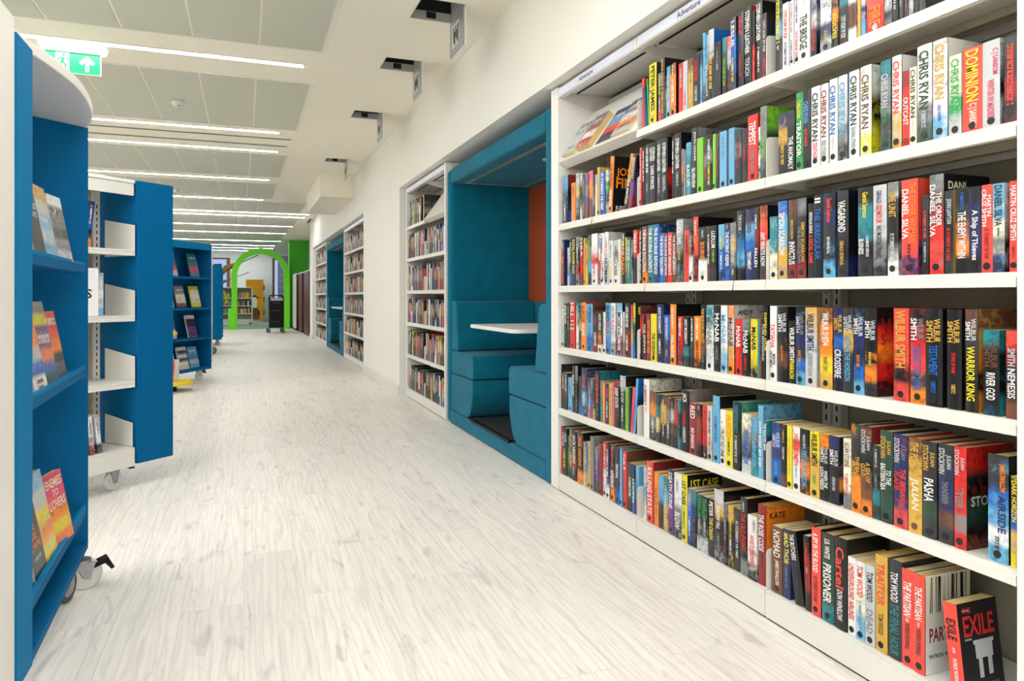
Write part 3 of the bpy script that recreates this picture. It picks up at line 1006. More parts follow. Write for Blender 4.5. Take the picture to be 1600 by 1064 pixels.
BOOKS = r"""
@0 mid
2505.9 17.5 204 0 q r -|#:m:.1:.8
2486.5 25.6 165 -19 ~nnn - -
2460.2 10.0 194 -13 e e -
2449.5 52.5 241 0 y c k|PETER JAMES:k:.04:.78|II:a:.85:.92
2388.5 24.0 190 0 ~gckr - -|####:y:.05:.45|##:w:.5:.8
2363.4 25.9 240 0 ~kcdd k -|#####:a:.02:.9
2336.3 10.0 165 0 ~kag - -
2325.6 22.7 197 0 s - k|####:h:.1:.6|##:w:.65:.9
2302.2 39.7 198 0 ~koooo k k|###:i:.3:.75|#:w:.03:.25
2247.1 29.3 185 0 r - -|###:h:.1:.5|#:q:.55:.8
2216.7 27.1 183 0 ~hhhh - -|###:q:.6:.9
2188.1 32.2 181 0 ~vaaa - -|#:g:.2:.5
2154.9 39.4 181 0 ~kckc - -|####:r:.06:.5|###:h:.6:.9
2113.0 13.3 180 0 ~nsss - -|#:y:.3:.7
2098.2 16.1 247 0 ~sssc - -|#:s:.1:.5
2081.4 14.7 235 0 ~ssck - -|DEAN KOONTZ:w:.45:.92
2064.7 31.2 244 0 ~hhckc ~bb k|####:y:.35:.85|##:r:.4:.7:L
2032.5 36.0 189 0 ~kcck - -|##:g:.1:.5|#:w:.4:.5
1991.1 23.8 193 0 ~tdck - -|####:l:.35:.85
1966.5 19.0 190 0 ~qhck - -|###:h:.1:.6
1945.4 25.9 244 0 ~cbbc - -|LESLIE:w:.05:.4|###:y:.55:.88
1905.4 25.9 246 0 ~cckk - -|LESLIE:z:.06:.3|###:r:.55:.86
1878.2 33.5 251 0 k ~rk -|STEPHEN LEATHER:w:.05:.6|TOUCH:h:.65:.88
1836.7 11.9 226 0 ~kkrr - -
1822.8 29.3 248 0 k k -|STEPHEN LEATHER:w:.03:.5|##:w:.58:.9
1791.6 21.0 201 0 ~cccm - -|####:h:.1:.6|##:q:.65:.9
@0 near
1731.8 28.1 262 0 ~kkskc - -|######:y:.02:.68|##:w:.7:.75
1701.2 26.0 197 0 w - -|####:q:.1:.55|###:n:.6:.95
1670.5 14.4 195 0 w - k|###:z:.05:.5|###:k:.6:.9
1654.4 18.1 201 0 w - k|###:n:.05:.4|####:z:.5:.9
1635.3 43.9 229 0 w w k|THE BRIDGE:d:.42:.85|##:h:.05:.35
1587.3 19.2 212 0 ~knhck - -|####:r:.52:.92
1554.4 40.2 205 0 ~whwng - n|#:a:.7:.9
1510.7 21.0 182 0 ~ckock - -|WOLVES:y:.45:.85
1486.0 31.3 177 0 ~mtkkk - -|####:h:.55:.9
1453.3 27.1 167 0 ~hwvvw - -|###:v:.4:.8
1423.5 10.6 165 0 a - -
1411.5 13.6 165 0 ~bwns - -|##:w:.1:.5
1395.8 53.1 165 0 ~rrqrr r h|FIRE:o:.6:.9
1340.3 21.8 165 0 ~cchk - -|###:w:.4:.7
1317.3 17.8 165 0 ~kckk - -|##:w:.4:.8
1298.3 12.8 165 0 ~kskc - -|#:h:.5:.8
1283.2 12.6 165 0 ~krkc - -|#:q:.6:.9
1269.4 11.3 165 0 ~kckh - -|#:h:.4:.9
1257.0 12.3 165 0 ~kcck - -
1243.6 18.6 165 0 ~knkc - -
@1 far
3272.3 60.0 242 0 ~skk ~mkkb -|#:b:.1:.5|##:w:.62:.95
3173.3 44.6 191 0 o - -|##:k:.05:.4
3122.7 40.0 231 0 ~hagc - k
3080.5 25.4 224 0 ~hcch - -|#:k:.2:.6
3052.8 31.7 210 0 ~kdcc - -|##:a:.05:.4|##:a:.6:.92
3018.8 32.2 209 0 ~pgpm - -
2985.5 41.4 219 0 ~zoovv v -|##:v:.6:.95
2942.0 23.0 193 0 ~cdgc - -|#:a:.3:.7
2917.4 17.9 193 0 ~hiii - -|#:r:.2:.6
2898.5 23.9 222 0 a a k|##:o:.55:.85
2873.0 51.9 197 0 b n k|###:w:.05:.9
2817.6 26.3 196 0 ~iecg - -|#:g:.1:.8
2788.8 33.1 247 20 o k k|THE FRIEND:m:.12:.55|FINDER:w:.6:.9|JOS:o:F:.62:.8|FIN:o:F:.44:.62|JUDG:w:F:.03:.13
2654.4 31.4 231 58 ~aakk - -|####:o:.05:.4|THE SWITCH:w:.45:.9
2619.9 29.9 220 46 ~kkpm - -|BREAKAWAY:h:.05:.45
@1 mid
2521.3 14.7 239 0 ~qqrr - k|####:w:.1:.9
2504.6 19.9 238 0 k - k|####:w:.05:.6
2483.4 34.4 244 0 c - -|####:w:.05:.48|#:h:.65:.8
2447.1 43.6 242 0 k - -|STEPHEN:w:.08:.3:R|LEATHER:w:.08:.3:L|DARK FORCES:w:.38:.76
2401.0 40.5 242 0 c - k|STEPHEN LEATHER:w:.07:.5|##:h:.55:.85
2358.7 38.8 244 0 k ~kkrk k|STEPHEN LEATHER:w:.08:.55|CLEAN KILL:h:.6:.85
2290.8 16.1 235 0 k - -|####:w:.05:.6
2273.6 42.1 242 0 k k k|STEPHEN LEATHER:w:.08:.55|##:h:.6:.82
2229.8 11.0 178 0 ~goc - -
2216.6 14.2 172 0 g - -
2201.4 29.5 194 0 ~sttt - -|###:s:.05:.25|BLACK OPS:w:.42:.82
2169.3 33.9 239 0 ~ccck ~gn -|JOHN LEGARE:w:.06:.5:R|SILVERVIEW:w:.6:.9
2132.8 35.6 196 0 l l k
2094.7 16.4 173 0 ~cgvc - -|#:r:.2:.7
2074.8 29.3 198 0 ~kgkc - -|###:w:.1:.45|###:y:.5:.9
2044.1 17.7 193 0 l - n|#:w:.1:.3
2025.0 16.0 186 0 ~vcck - -|###:r:.3:.8
2007.6 38.3 192 0 s ~non k|#:g:.1:.5
1967.5 10.8 188 0 n - -
1954.8 28.9 192 0 s - k|#:h:.1:.4
1923.8 32.4 178 0 ~cgcc - -|###:m:.2:.7
1889.2 26.1 176 0 ~cckc - -|##:r:.3:.6
1857.6 46.8 210 0 r r k|TEMPEST:w:.1:.46|###:g:.48:.85
1810.0 10.0 165 0 ~wkwk - -
1799.3 29.7 225 0 ~gggd ~ldd -|TRIUMPH:l:.35:.7
@1 near
1718.7 37.4 182 0 ~nack - -|###:a:.4:.85
1680.5 30.0 183 0 ~ckkk - -|THE ANOMALY:w:.42:.95
1648.6 28.7 228 0 ~eeee k k|CHRIS RYAN:y:.1:.33|TRAITOR:w:.37:.82
1618.3 29.1 228 0 ~knckk - k|CHRIS RYAN:s:.15:.42|MOST WANTED:q:.5:.72
1586.3 33.9 227 0 w - k|CHRIS RYAN:c:.08:.68|DEATHLIST:z:.7:.92
1551.0 27.7 226 0 w - k|CHRIS RYAN:m:.08:.66|RED STRIKE:g:.7:.9
1521.6 28.9 231 0 w - k|CHRIS RYAN:b:.08:.66|##:h:.68:.85
1487.6 31.3 230 0 ~whhgc s k|CHRIS RYAN:s:.08:.7|HELLFIRE:g:.74:.9
1451.5 33.3 232 0 w - k|CHRIS RYAN:c:.06:.62|GLOBAL STRIKE:g:.64:.88
1415.1 35.1 234 0 ~wwwy ~wky k|CHRIS RYAN:v:.1:.7|#:h:.72:.8
1353.9 30.8 230 0 ~tggcd t c|CHRIS RYAN:h:.15:.52|SILENT KILL:e:.54:.7
1318.8 27.5 231 0 ~wwwaa w k|CHRIS RYAN:q:.06:.62|##:h:.66:.95
1289.1 20.0 186 0 ~mrrr - m|OUTCAST:w:.35:.72
1266.9 18.9 188 0 ~iiii - k|CHRIS RYAN:d:.03:.65|#:h:.68:.85
1246.6 38.9 232 0 ~wwwgd - c|CHRIS RYAN:d:.06:.66|##:h:.68:.85
1205.3 36.9 231 0 ~wwws w k|CHRIS RYAN:a:.05:.6|HEAD HUNTER:b:.66:.82
1165.8 29.6 184 0 ~iieh - k|CHRIS RYAN:e:.05:.65|##:h:.7:.9
1133.7 46.6 188 0 q y k|DOMINION:y:.03:.64|C J SANSOM:i:.66:.95
1084.7 37.8 188 0 h ~hkh k|C J SANSOM:z:.1:.4:R|WINTER IN MADRID:z:.45:.9
1037.9 27.9 184 0 ~ckmk - -|######:q:.1:.8
@2 far
3291.3 10.0 195 0 ~oovc - -|##:v:.3:.8
3280.6 30.7 234 0 ~nnnk n -|##:w:.05:.25|THE ASSASSIN:o:.36:.95
3218.4 21.8 190 0 ~hhgh - -|#:c:.3:.7
3194.2 29.4 235 0 ~ckkb c -|VINCE FLYNN:h:.08:.52|##:s:.65:.95
3162.4 41.4 230 0 ~kkcc - -|TOTAL POWER:y:.01:.56|RISE:h:.58:.75
3118.0 42.2 236 0 ~gkkg - k|##:w:.15:.55|FIRE:r:.58:.82
3073.5 35.5 234 0 ~krrm - -|ORA:w:.02:.42|##:r:.5:.85
3035.7 16.9 226 0 a - k|#:v:.2:.7
3016.6 20.1 196 0 ~aay - -|#:r:.1:.5
2994.9 35.6 234 0 ~dgsn - k|###:l:.1:.5
2957.1 60.0 237 0 ~wwrww - k|##:z:.55:.85
2887.5 19.2 225 0 ~swrm - -|##:w:.2:.5
2866.8 35.6 233 0 w v k|##:k:.05:.4|ULTIMATUM:k:.55:.9:R|##:r:.1:.7:L
2829.6 39.8 234 0 ~wwhh h k|##:z:.1:.5|ULTIMA:k:.5:.9
2783.0 35.4 193 0 w - n|##:c:.05:.4|OUTBREAK:y:.46:.88
2745.2 36.9 193 0 ~hgww - k|CRISIS:k:.5:.8|##:k:.1:.35
2706.4 20.0 194 0 i - -|#:g:.3:.7
2685.0 12.9 169 0 ~oogg - -|#:w:.1:.8
2671.2 29.0 221 0 ~knk k -|####:w:.02:.45|RED:o:.48:.82
2641.3 10.0 198 0 ~yyad - -|#:d:.1:.5
2630.6 36.2 197 0 ~dttt - -|####:w:.05:.5|##:y:.5:.85
2590.0 13.0 185 0 ~gkg - -|#:h:.2:.8
2576.2 33.3 222 0 ~qqkc - -|THE BOURNE:w:.05:.42
@2 mid
2521.3 16.7 229 0 ~kkk - -|THE BOURNE ESCAPE:w:.06:.95
2502.6 40.7 230 0 ~vvvvo - k|THE BOURNE EVOLUTION:w:.05:.8
2458.7 41.4 231 0 ~tttt - k|THE BOURNE SACRIFICE:w:.05:.82
2415.4 36.6 230 0 ~bbbn ~nsk -|THE BOURNE REVENGE:w:.06:.85|#:y:.06:.12
2376.3 33.9 193 0 b - -|THE BOURNE TREACHERY:w:.05:.85
2340.1 23.1 190 0 m - -|THE BOURNE DECEPTION:w:.05:.85
2315.2 29.0 191 0 r - -|THE BOURNE VENGEANCE:w:.05:.85
2285.0 23.9 187 0 ~cvgv - -|THE BOURNE LEGACY:i:.05:.85
2259.4 42.8 234 0 ~hgkk ~gh -|LUDLUMS:w:.04:.4|###:a:.45:.65|##:g:.68:.9
2209.5 28.6 190 0 ~qrrr - -|###:k:.1:.45
2179.9 22.2 186 0 ~kkww - k|##:h:.05:.3|##:a:.3:.6
2155.6 28.0 233 0 ~qqqkm ~kkk k|THE BOURNE:i:.05:.28|LEGACY:o:.25:.48
2125.1 50.2 193 0 ~ckkww - k|#:h:.06:.2|BOURNE:o:.28:.58
2072.4 18.6 192 0 ~cvcv - -|###:w:.15:.7
2052.8 33.5 192 0 ~kkkc k -|LUDLUM:w:.1:.4|###:l:.43:.66
2009.9 32.4 192 0 ~ssbbn - n|###:y:.2:.45|##:w:.5:.8
1975.2 27.1 194 0 ~nbnb - -|THE PATIENT KEEPER:w:.15:.75|##:h:.03:.1
1945.9 28.7 192 0 ~gagc - -|####:h:.18:.7|##:i:.8:.9
1915.9 38.6 228 0 ~ckbsk - k|THE ROOM:h:.06:.28|###:t:.3:.8
1874.3 45.5 228 0 ~nsbnn - -|LEE CHILD:v:.08:.34|TESTAMENT:w:.6:.85
1827.7 20.1 228 0 ~cmkk - -|###:w:.1:.3|FALLEN:w:.56:.82
1803.6 35.6 231 0 ~vqqcc k -|LEE CHILD:o:.1:.3|ANY MINUTE NOW:w:.36:.82
@2 near
1756.3 33.5 192 0 ~tttii ~ma k
1719.9 38.6 234 0 ~bssaa - k|SIMON SCARROW:w:.15:.7
1677.3 35.3 233 0 ~vckcm - k|SIMON SCARROW:a:.25:.5|INVICTUS:w:.53:.82
1640.1 34.1 233 0 ~gcckm k k|SIMON SCARROW:a:.3:.8:R|THE BLOOD CROWS:g:.35:.8:L
1601.1 24.6 214 0 ~kkkc - c|NICHOLAS SEARLE:w:.12:.4|A FATAL GAME:q:.42:.8
1575.4 32.2 235 0 k - -|THE IRREGULAR:b:.16:.78|II:w:.04:.1
1540.7 43.0 234 0 ~kncks ~kb k|Gerald Seymour:q:.06:.35|BEYOND RECALL:w:.52:.72
1496.0 39.6 235 0 ~ccckc ~kkkn k|VAGABOND:w:.12:.48|GERALD SEYMOUR:a:.58:.86
1422.9 45.9 234 0 ~kttkc k k|Gerald Seymour:y:.06:.35|A DAMNED SERIOUS:w:.55:.78:R|BUSINESS:w:.58:.75:L
1373.4 40.8 232 0 ~hhhgc - k|GERALD:n:.06:.2|SEYMOUR:q:.22:.42|NO MORTAL THING:c:.45:.8
1330.8 31.4 234 0 ~gckkgw - k|THE UNIT:a:.1:.38|###:h:.55:.85
1288.8 45.2 233 0 ~qqqqn ~qqn k|DANIEL SILVA:w:.1:.62:L|THE OTHER WOMAN:o:.04:.66:R|#:k:.68:.86
1234.0 16.8 190 0 ~ccck - -|###:q:.2:.55|##:h:.6:.85
1215.6 35.9 234 0 ~gvmrqr ~kkkk k|DANIEL SILVA:w:.1:.62:L|THE ORDER:w:.18:.52:R|DANI:i:F:.85:.93
1177.1 21.5 192 0 ~ckkc a -|JOHN LAWTON:h:.1:.4|###:r:.45:.85
1149.4 31.6 194 0 ~kcvok ~nbk -|##:b:.06:.26|THE ENEMY WITHIN:w:.28:.82
1116.6 26.3 192 0 ~knnnk ~nb -|A Ship of Thieves:w:.27:.85
1088.0 24.5 192 0 q - k|MARTIN:w:.12:.36:R|CRUZ SMITH:w:.05:.47:L|###:m:.5:.85
1062.3 25.3 191 0 ~ssign ~hk c|DANIEL SILVA:c:.02:.48|#:k:.5:.6
1028.4 18.4 192 0 q - k|MARTIN CRUZ SMITH:w:.05:.65|##:m:.7:.85
@3 far
3291.3 28.6 192 0 h - k|#:g:.3:.7
3262.0 43.5 220 0 k - -|FISHBOWL:i:.04:.48|##:e:.55:.9
3217.2 30.6 225 0 ~dkdk - -|#:i:.1:.6
3185.2 60.0 227 0 ~rrr - k|HILL 112:w:.01:.6
3121.7 27.8 229 0 ~tgww - -|##:w:.1:.7
3092.6 25.6 182 0 ~dacv - -|#:a:.1:.6
3065.2 51.2 228 0 o r k|ALAN LEE:v:.06:.4|PRIME:w:.45:.7
3012.2 13.8 220 0 ~sst - -|#:k:.1:.5
2997.2 51.6 222 0 ~ssb v k|####:c:.05:.4|#:b:.5:.8|HAM:k:F:.86:.96
2944.4 50.1 181 0 ~ccvm - -|##:r:.1:.35|###:w:.5:.85
2891.5 47.0 187 0 ~kkkki - k|ALEX GERLIS:w:.05:.45|AGENT:o:.48:.78
2842.3 23.3 186 0 i - k|###:g:.1:.6|##:q:.6:.95
2817.4 49.7 228 0 ~ssb s k|BEHIND:n:.05:.35|RED ICE:r:.36:.6
2765.6 43.2 228 0 ~wwhg - k|ARCTIC:g:.05:.3|SUN:z:.32:.5
2711.3 47.7 229 0 ~swwmm k k|MOSKVA:k:.18:.6|###:w:.62:.9
2661.7 16.0 191 0 ~hhg - -|#:k:.2:.6
2644.2 43.9 229 0 ~ccmm - k|####:w:.06:.45|###:w:.6:.88
2598.4 19.1 222 0 ~rgas - -|##:a:.2:.8
2578.4 15.2 229 0 ~ydb c -|#:y:.05:.2|BEAR:y:F:.8:.93
@3 mid
2521.3 10.0 220 0 ~crkk - -|RANGER:w:.45:.9
2510.6 10.0 186 0 ~rrkk - -|##:w:.2:.4
2499.9 21.7 183 0 ~kkkc - -|THE EXPATS:w:.2:.85
2476.2 34.9 185 0 m - -|####:o:.1:.85
2439.4 42.2 188 0 y - k|THE SEVENTH:k:.4:.88
2393.5 46.9 227 0 ~nnkc ~nk k|ANDY MCDERMOTT:w:.05:.5|#:z:.42:.5|##:w:.6:.85
2344.8 41.3 186 0 ~bbnn - -|ANDY MCDERMOTT:w:.05:.5|#:s:.5:.6|##:o:.7:.85
2301.2 39.0 228 0 o ~knp k|ANDY MCDERMOTT:w:.05:.4|FINAL TRAITOR:w:.52:.88
2251.0 30.5 183 0 ~qrrc - -|###:w:.05:.4|##:k:.45:.75
2218.8 36.2 183 0 ~kkktc - -|ANDY MCDERMOTT:w:.05:.55
2177.2 24.8 186 0 ~cddck - -|###:w:.05:.5
2151.4 38.1 187 0 ~ooook - -|###:i:.05:.45|ROGUE ASSET:k:.48:.82
2108.3 27.0 229 0 ~kkvc - -|THE BORODIN LIBRARY:a:.06:.6|###:g:.65:.9
2079.8 42.4 228 0 ~tww w k|McNAB:g:.18:.6|##:h:.62:.9
2036.0 37.7 227 0 ~kkkc - k|McNAB:w:.12:.55|###:g:.62:.82
1995.9 35.7 227 0 ~wws - n|McNAB:s:.14:.56|##:h:.58:.85
1959.3 31.2 228 0 ~ohhao ~hkk k|McNAB:v:.18:.6|##:o:.65:.85|ANDY:k:F:.86:.93
1923.8 32.4 184 0 r - k|McNAB:w:.13:.5|##:q:.52:.8
1889.2 35.7 185 0 ~gkkk - -|McNAB:w:.2:.6|##:r:.65:.9
1847.3 32.5 186 0 ~yyyyk - k|McNAB:k:.14:.53|##:a:.55:.85
1814.0 10.0 183 0 t - -
1803.3 10.0 186 0 ~vcv - -
1792.6 24.6 230 0 k - -|TOM MANGOLD:h:.25:.75:L|DEFEND OUR:y:.1:.62:R
@3 near
1756.3 29.3 229 0 w - k|TATIANA:q:.24:.56|MARTIN:k:.64:.78:R|CRUZ SMITH:k:.6:.82:L
1724.1 42.0 227 0 ~kkkvk k -|WILBUR:h:.08:.34:R|SMITH:w:.1:.33:L|CALL OF THE RAVEN:o:.52:.72
1679.3 30.3 185 0 ~kkkk - -|WILBUR SMITH:w:.1:.62|PHARAOH:y:.63:.92
1646.6 35.1 227 0 ~knncbs - k|WILBUR:g:.1:.36:R|SMITH:h:.12:.33:L|GHOST FIRE:o:.55:.7
1609.7 44.1 227 0 ~ahhh ~ah k|WILBUR SMITH:n:.08:.54|GOLDEN LION:g:.58:.86
1556.6 45.4 226 0 ~vooya ~rm k|WILBUR SMITH:w:.06:.46|WAR CRY:v:.6:.78
1506.1 34.4 227 0 ~nkbknk ~nt -|WILBUR:a:.08:.3:R|SMITH:a:.12:.26:L|CROSSFIRE:w:.5:.84
1470.4 33.3 227 0 ~cacc - -|WILBUR:h:.08:.3:R|SMITH:h:.1:.28:L|FIRE ON THE HORIZON:s:.34:.86
1435.5 34.3 228 0 ~knnkbs - k|WILBUR:h:.1:.33:R|SMITH:w:.12:.3:L|GHOST FIRE:o:.54:.68
1399.7 37.5 229 0 ~kkkkoc ~krork k|WILBUR:h:.14:.37:R|SMITH:w:.15:.34:L|KING OF KINGS:y:.5:.65|W:m:F:.7:.88|S:m:F:.58:.7
1314.4 43.2 229 0 ~qqqkq q k|WILBUR SMITH:a:.02:.64
1266.7 41.1 229 0 ~kmrqco ~rko k|WILBUR:g:.1:.32:R|SMITH:w:.1:.33:L|LEGACY OF WAR:b:.4:.86
1222.6 42.6 229 0 k k k|WILBUR:a:.1:.34:R|SMITH:a:.12:.34:L|TESTAMENT:b:.37:.68|##:b:.74:.86
1170.8 35.6 229 0 k k -|WILBUR:a:.1:.34:R|SMITH:a:.12:.33:L|TITANS OF WAR:r:.43:.64|##:a:.75:.84
1127.0 29.2 230 0 ~vcckk ~vaoko -|WILBUR:h:.09:.31:R|SMITH:w:.12:.3:L|WARRIOR KING:y:.36:.89
1085.4 35.7 186 0 ~tkkkk ~tkkt n|WILBUR:v:.13:.45:R|SMITH:v:.17:.43:L|RIVER GOD:w:.5:.82
1034.6 24.6 186 0 ~qmckv - -|SMITH:h:.2:.4|NEMESIS:w:.43:.77
@4 far
3291.3 10.0 223 0 k ~ckk -|###:m:.1:.5|##:w:.55:.9
3280.1 31.3 184 0 ~kvkk - -|###:w:.05:.45
3247.0 30.8 184 0 ~cvk - -|###:w:.05:.5
3214.5 47.8 165 0 s - n|##:b:.2:.5
3165.0 34.6 228 0 ~ckkc - -|BULLET CAUGHT:w:.2:.65
3128.6 28.9 231 0 ~gkc k -
3096.4 35.0 183 0 ~cccb - -|#:p:.5:.8
3059.7 60.0 228 0 ~nnsn ~nnh -|###:q:.12:.4|##:w:.5:.8
2994.2 23.7 185 0 ~ngsq - -|##:h:.1:.5
2968.1 24.9 188 0 ~gcpp - -|#:h:.1:.4
2941.7 23.0 186 0 ~ccka - -|#:a:.55:.8
2916.4 47.3 227 0 k ~tkk -|####:q:.05:.66|###:t:.7:.9
2866.2 22.0 187 0 ~gtt - -|#:a:.1:.5
2842.7 20.3 182 0 o - -|#:i:.1:.8
2820.9 34.2 181 0 n a -|EYES:z:.12:.35|###:w:.45:.85
2785.3 30.7 183 0 ~aa - -|#:v:.1:.8
2753.2 16.5 192 0 z - -|#:o:.7:.95
2735.3 44.5 182 0 ~kkck - -|DEEP STATE:w:.05:.52
2689.5 46.5 230 0 ~hcck k -|####:h:.03:.5|##:w:.55:.85
2641.0 23.7 185 0 l - -|#:d:.1:.5
2615.4 17.1 187 0 c - -
2597.6 19.9 188 19 z - -|#:m:.5:.9
2576.5 18.5 231 25 s ~bnk -|###:b:.35:.9
@4 mid
2495.1 43.5 236 0 w ~wkk -|##:q:.1:.55|###:g:.1:.4:L
2450.1 45.2 194 0 ~vogk k -|##:a:.2:.5|##:w:.55:.85
2403.4 29.3 189 0 ~ctac - -|DEMON CLUB:w:.5:.8
2371.9 39.3 190 0 ~caakk - -|#:h:.1:.4|#:w:.6:.85
2330.5 29.3 184 0 ~vgck - -|##:w:.5:.85
2299.8 21.2 189 0 ~khvc - -|#:h:.1:.4
2277.2 25.6 185 0 ~vrck - -|#:q:.1:.5
2250.3 18.5 184 0 ~tckt - -|#:t:.5:.8
2230.4 48.4 226 0 ~kkkk ~gmc k|JACK:w:.05:.2|THE KREMLIN:r:.33:.6|CANDIDATE:w:.6:.85
2176.9 41.7 185 0 m - k|RED:w:.05:.3|RED SPARROW:w:.48:.88
2133.4 28.5 188 0 ~kvmk - k|##:h:.03:.12|##:r:.3:.6
2103.1 30.2 187 0 ~rrrk - -|#:m:.1:.7|#:w:.9:.96
2071.7 28.3 189 0 ~hhhh - k|###:c:.1:.5|##:q:.5:.9
2040.5 36.6 229 0 s k k|###:b:.3:.7
2002.3 27.4 187 0 ~wwww - k|TRUST NO ONE:k:.35:.85|#:k:.2:.25
1973.7 38.5 188 0 y k k|HUNTED:o:.08:.48|##:k:.5:.8
1933.7 38.8 224 0 ~ckck ~tltk -|######:t:.05:.45|##:h:.5:.9
1888.8 43.8 192 0 ~igch - -|####:b:.25:.85
1843.6 29.9 188 0 ~sgtt - -|####:s:.2:.85
1812.2 24.5 229 0 s ~stt -|####:w:.2:.85
1785.9 17.9 186 0 ~tnck - -|THE WANTED MAN:w:.05:.5
@4 near
1749.1 38.2 187 0 ~nbnbb - k|WILBUR:h:.15:.4:R|SMITH:h:.2:.4:L|GHOST FIRE:s:.65:.85
1708.5 23.1 187 0 ~kkkkv - -|##:a:.08:.3|TITANS OF WAR:w:.36:.56
1683.0 19.8 187 0 y - k|###:a:.2:.8
1660.9 27.6 188 0 ~wqwww - k|WILBUR SMITH:q:.1:.6|##:s:.6:.8
1631.9 36.6 187 0 ~kcok - -|WILBUR SMITH:h:.08:.3|FIRE ON HORIZON:s:.33:.88
1592.7 35.3 188 0 ~yyaaa - k|WILBUR SMITH:k:.04:.52|##:e:.65:.8
1556.0 32.1 186 0 ~okkkk - -|WILBUR:h:.2:.44:R|SMITH:w:.2:.42:L|WHEN THE:w:.54:.8:R|LION FEEDS:w:.5:.84:L
1522.7 35.1 187 0 ~nkkck ~kknok -|WILBUR:h:.2:.44:R|SMITH:w:.2:.42:L|AFRICAN FIRE:h:.6:.8
1471.1 25.4 189 0 ~iiig - -|ALLAN STORNE:v:.05:.4|##:q:.5:.8
1444.9 30.8 233 0 ~dcckooo - k|THE BALTIC:a:.36:.66:R|PRIZE:a:.42:.58:L
1413.0 34.4 233 0 ~cckvvo m k|JULIAN:h:.1:.26:R|STOCKWIN:h:.04:.3:L|A SEA OF:a:.4:.62:R|GOLD:a:.42:.56:L
1376.9 22.8 189 0 ~ccktc - c|##:h:.05:.3|##:g:.4:.6
1353.4 37.4 232 0 ~ddddd - k|STOCKWIN:a:.06:.3:L|JULIAN:a:.1:.25:R|TO THE:w:.42:.58:R|EASTERN SEA:w:.36:.65:L
1312.6 39.4 230 0 ~nnnnq - k|JULIAN:g:.1:.26:R|STOCKWIN:h:.04:.3:L|THE IBERIAN:q:.36:.7:R|FLAME:r:.4:.6:L
1271.3 36.9 229 0 ~vaaaa r v|THE POWDER:a:.04:.4|JULIAN:i:.42:.75
1232.9 37.6 228 0 ~cckdc - k|JULIAN:a:.1:.25:R|STOCKWIN:a:.04:.3:L|PASHA:w:.38:.62
1192.9 37.6 229 0 ~ccnnvc ~mo k|JULIAN:h:.1:.24:R|STOCKWIN:h:.04:.3:L|THUNDERER:g:.37:.6
1152.6 29.1 231 0 ~rrrrgr ~rkdk k|JULIAN:h:.1:.22:R|STOCKWIN:h:.03:.28:L|TYGER:g:.4:.6|STOC:h:F:.42:.52
1074.8 44.2 231 0 ~ccbsws k k|JAMES SWALLOW:o:.08:.34:R|AIRSIDE:n:.37:.72:R|#:k:.76:.9
1026.2 16.2 193 0 ~kkbay - -|DARK HORIZON:y:.05:.5
@5 far
3291.3 10.0 238 0 q k k|###:w:.2:.7|#:k:.75:.85
3280.6 58.2 237 0 k - -|JACK:w:.1:.3:R|###:h:.1:.4:L|###:y:.45:.85
3219.3 19.0 204 0 ~ced - -|#:l:.3:.7
3198.4 27.6 244 0 ~gvac - k|###:a:.05:.6
3168.8 60.0 241 0 ~kkmk k -|JACK HIGGINS:w:.08:.66|##:h:.7:.9
3102.6 60.0 248 0 ~ckko k -|JACK HIGGINS:o:.08:.66
3040.5 16.3 209 0 ~aai - -|#:v:.1:.6
3022.3 28.6 208 0 ~bba - -|#:w:.1:.6
2991.9 25.5 218 0 a - k|#:v:.1:.6
2964.6 38.9 249 0 g g k|#:h:.4:.43
2923.2 37.1 209 0 ~gppc - -|#:h:.1:.6
2883.5 37.1 232 0 m k k|#:k:.2:.8
2843.9 33.9 247 0 ~qqww - k|#:w:.05:.4|#:k:.75:.9
2809.3 31.0 245 0 ~nnnw k k|###:w:.1:.6
2776.0 41.0 251 0 ~ccvo - k|SPEIRE:w:.45:.75|###:q:.05:.4
2732.0 43.6 249 0 ~kckb - k|PERSONAL:w:.3:.55
2686.1 19.9 248 0 s - k|#:h:.05:.6
2664.8 33.3 246 0 r v k|Code X:w:.06:.34
2628.6 44.5 201 0 ~cddk - -|###:i:.3:.7
2582.1 20.0 203 0 ~ktb - -|LUCIFER:w:.3:.8
2560.0 26.0 202 0 ~ssr - -|###:b:.3:.9
@5 mid
2494.1 20.2 213 0 ~hsi - -|##:g:.2:.9
2469.9 48.3 244 0 ~qqqq ~mmm k|KILLING STATE:w:.1:.86|JUDITH:v:F:.83:.92
2419.6 31.6 210 0 ~oooo - -|#:v:.3:.9
2386.1 37.4 206 0 ~ssck - -|#:k:.4:.5
2346.8 31.0 205 0 ~tsaa - -|##:h:.2:.9
2313.1 34.7 246 0 ~cppp - k|DEATH ZONE:w:.05:.6
2276.6 48.4 242 0 ~wwgk - k|BLOW:w:.6:.85|##:g:.1:.3
2225.7 34.3 247 0 y ~kkk k|1ST CASE:k:.1:.45|##:c:.5:.8|1ST CASE:y:F:.8:.93
2190.6 28.6 204 0 ~gbbn - -|##:h:.1:.4|##:w:.5:.85
2160.3 24.0 203 0 ~tnkk - -|#:a:.5:.55|#:r:.65:.8
2134.7 31.4 199 0 ~kkch - -|TRAVELLER:e:.03:.4|##:h:.4:.7
2101.8 35.1 199 0 ~kkch - -|TRAVELLER:e:.03:.4|##:h:.4:.7
2065.1 31.3 200 0 ~kkcc - -|PETER:w:.05:.3|THE CRASH:y:.32:.7
2032.4 49.7 242 0 ~hakkk k -|SHADOW FALL:w:.22:.55|##:g:.6:.85
1980.6 18.9 208 0 ~gkkk - -|##:h:.2:.6|##:m:.6:.8
1959.6 30.2 205 0 ~akck - -|##:y:.15:.5|##:i:.5:.8
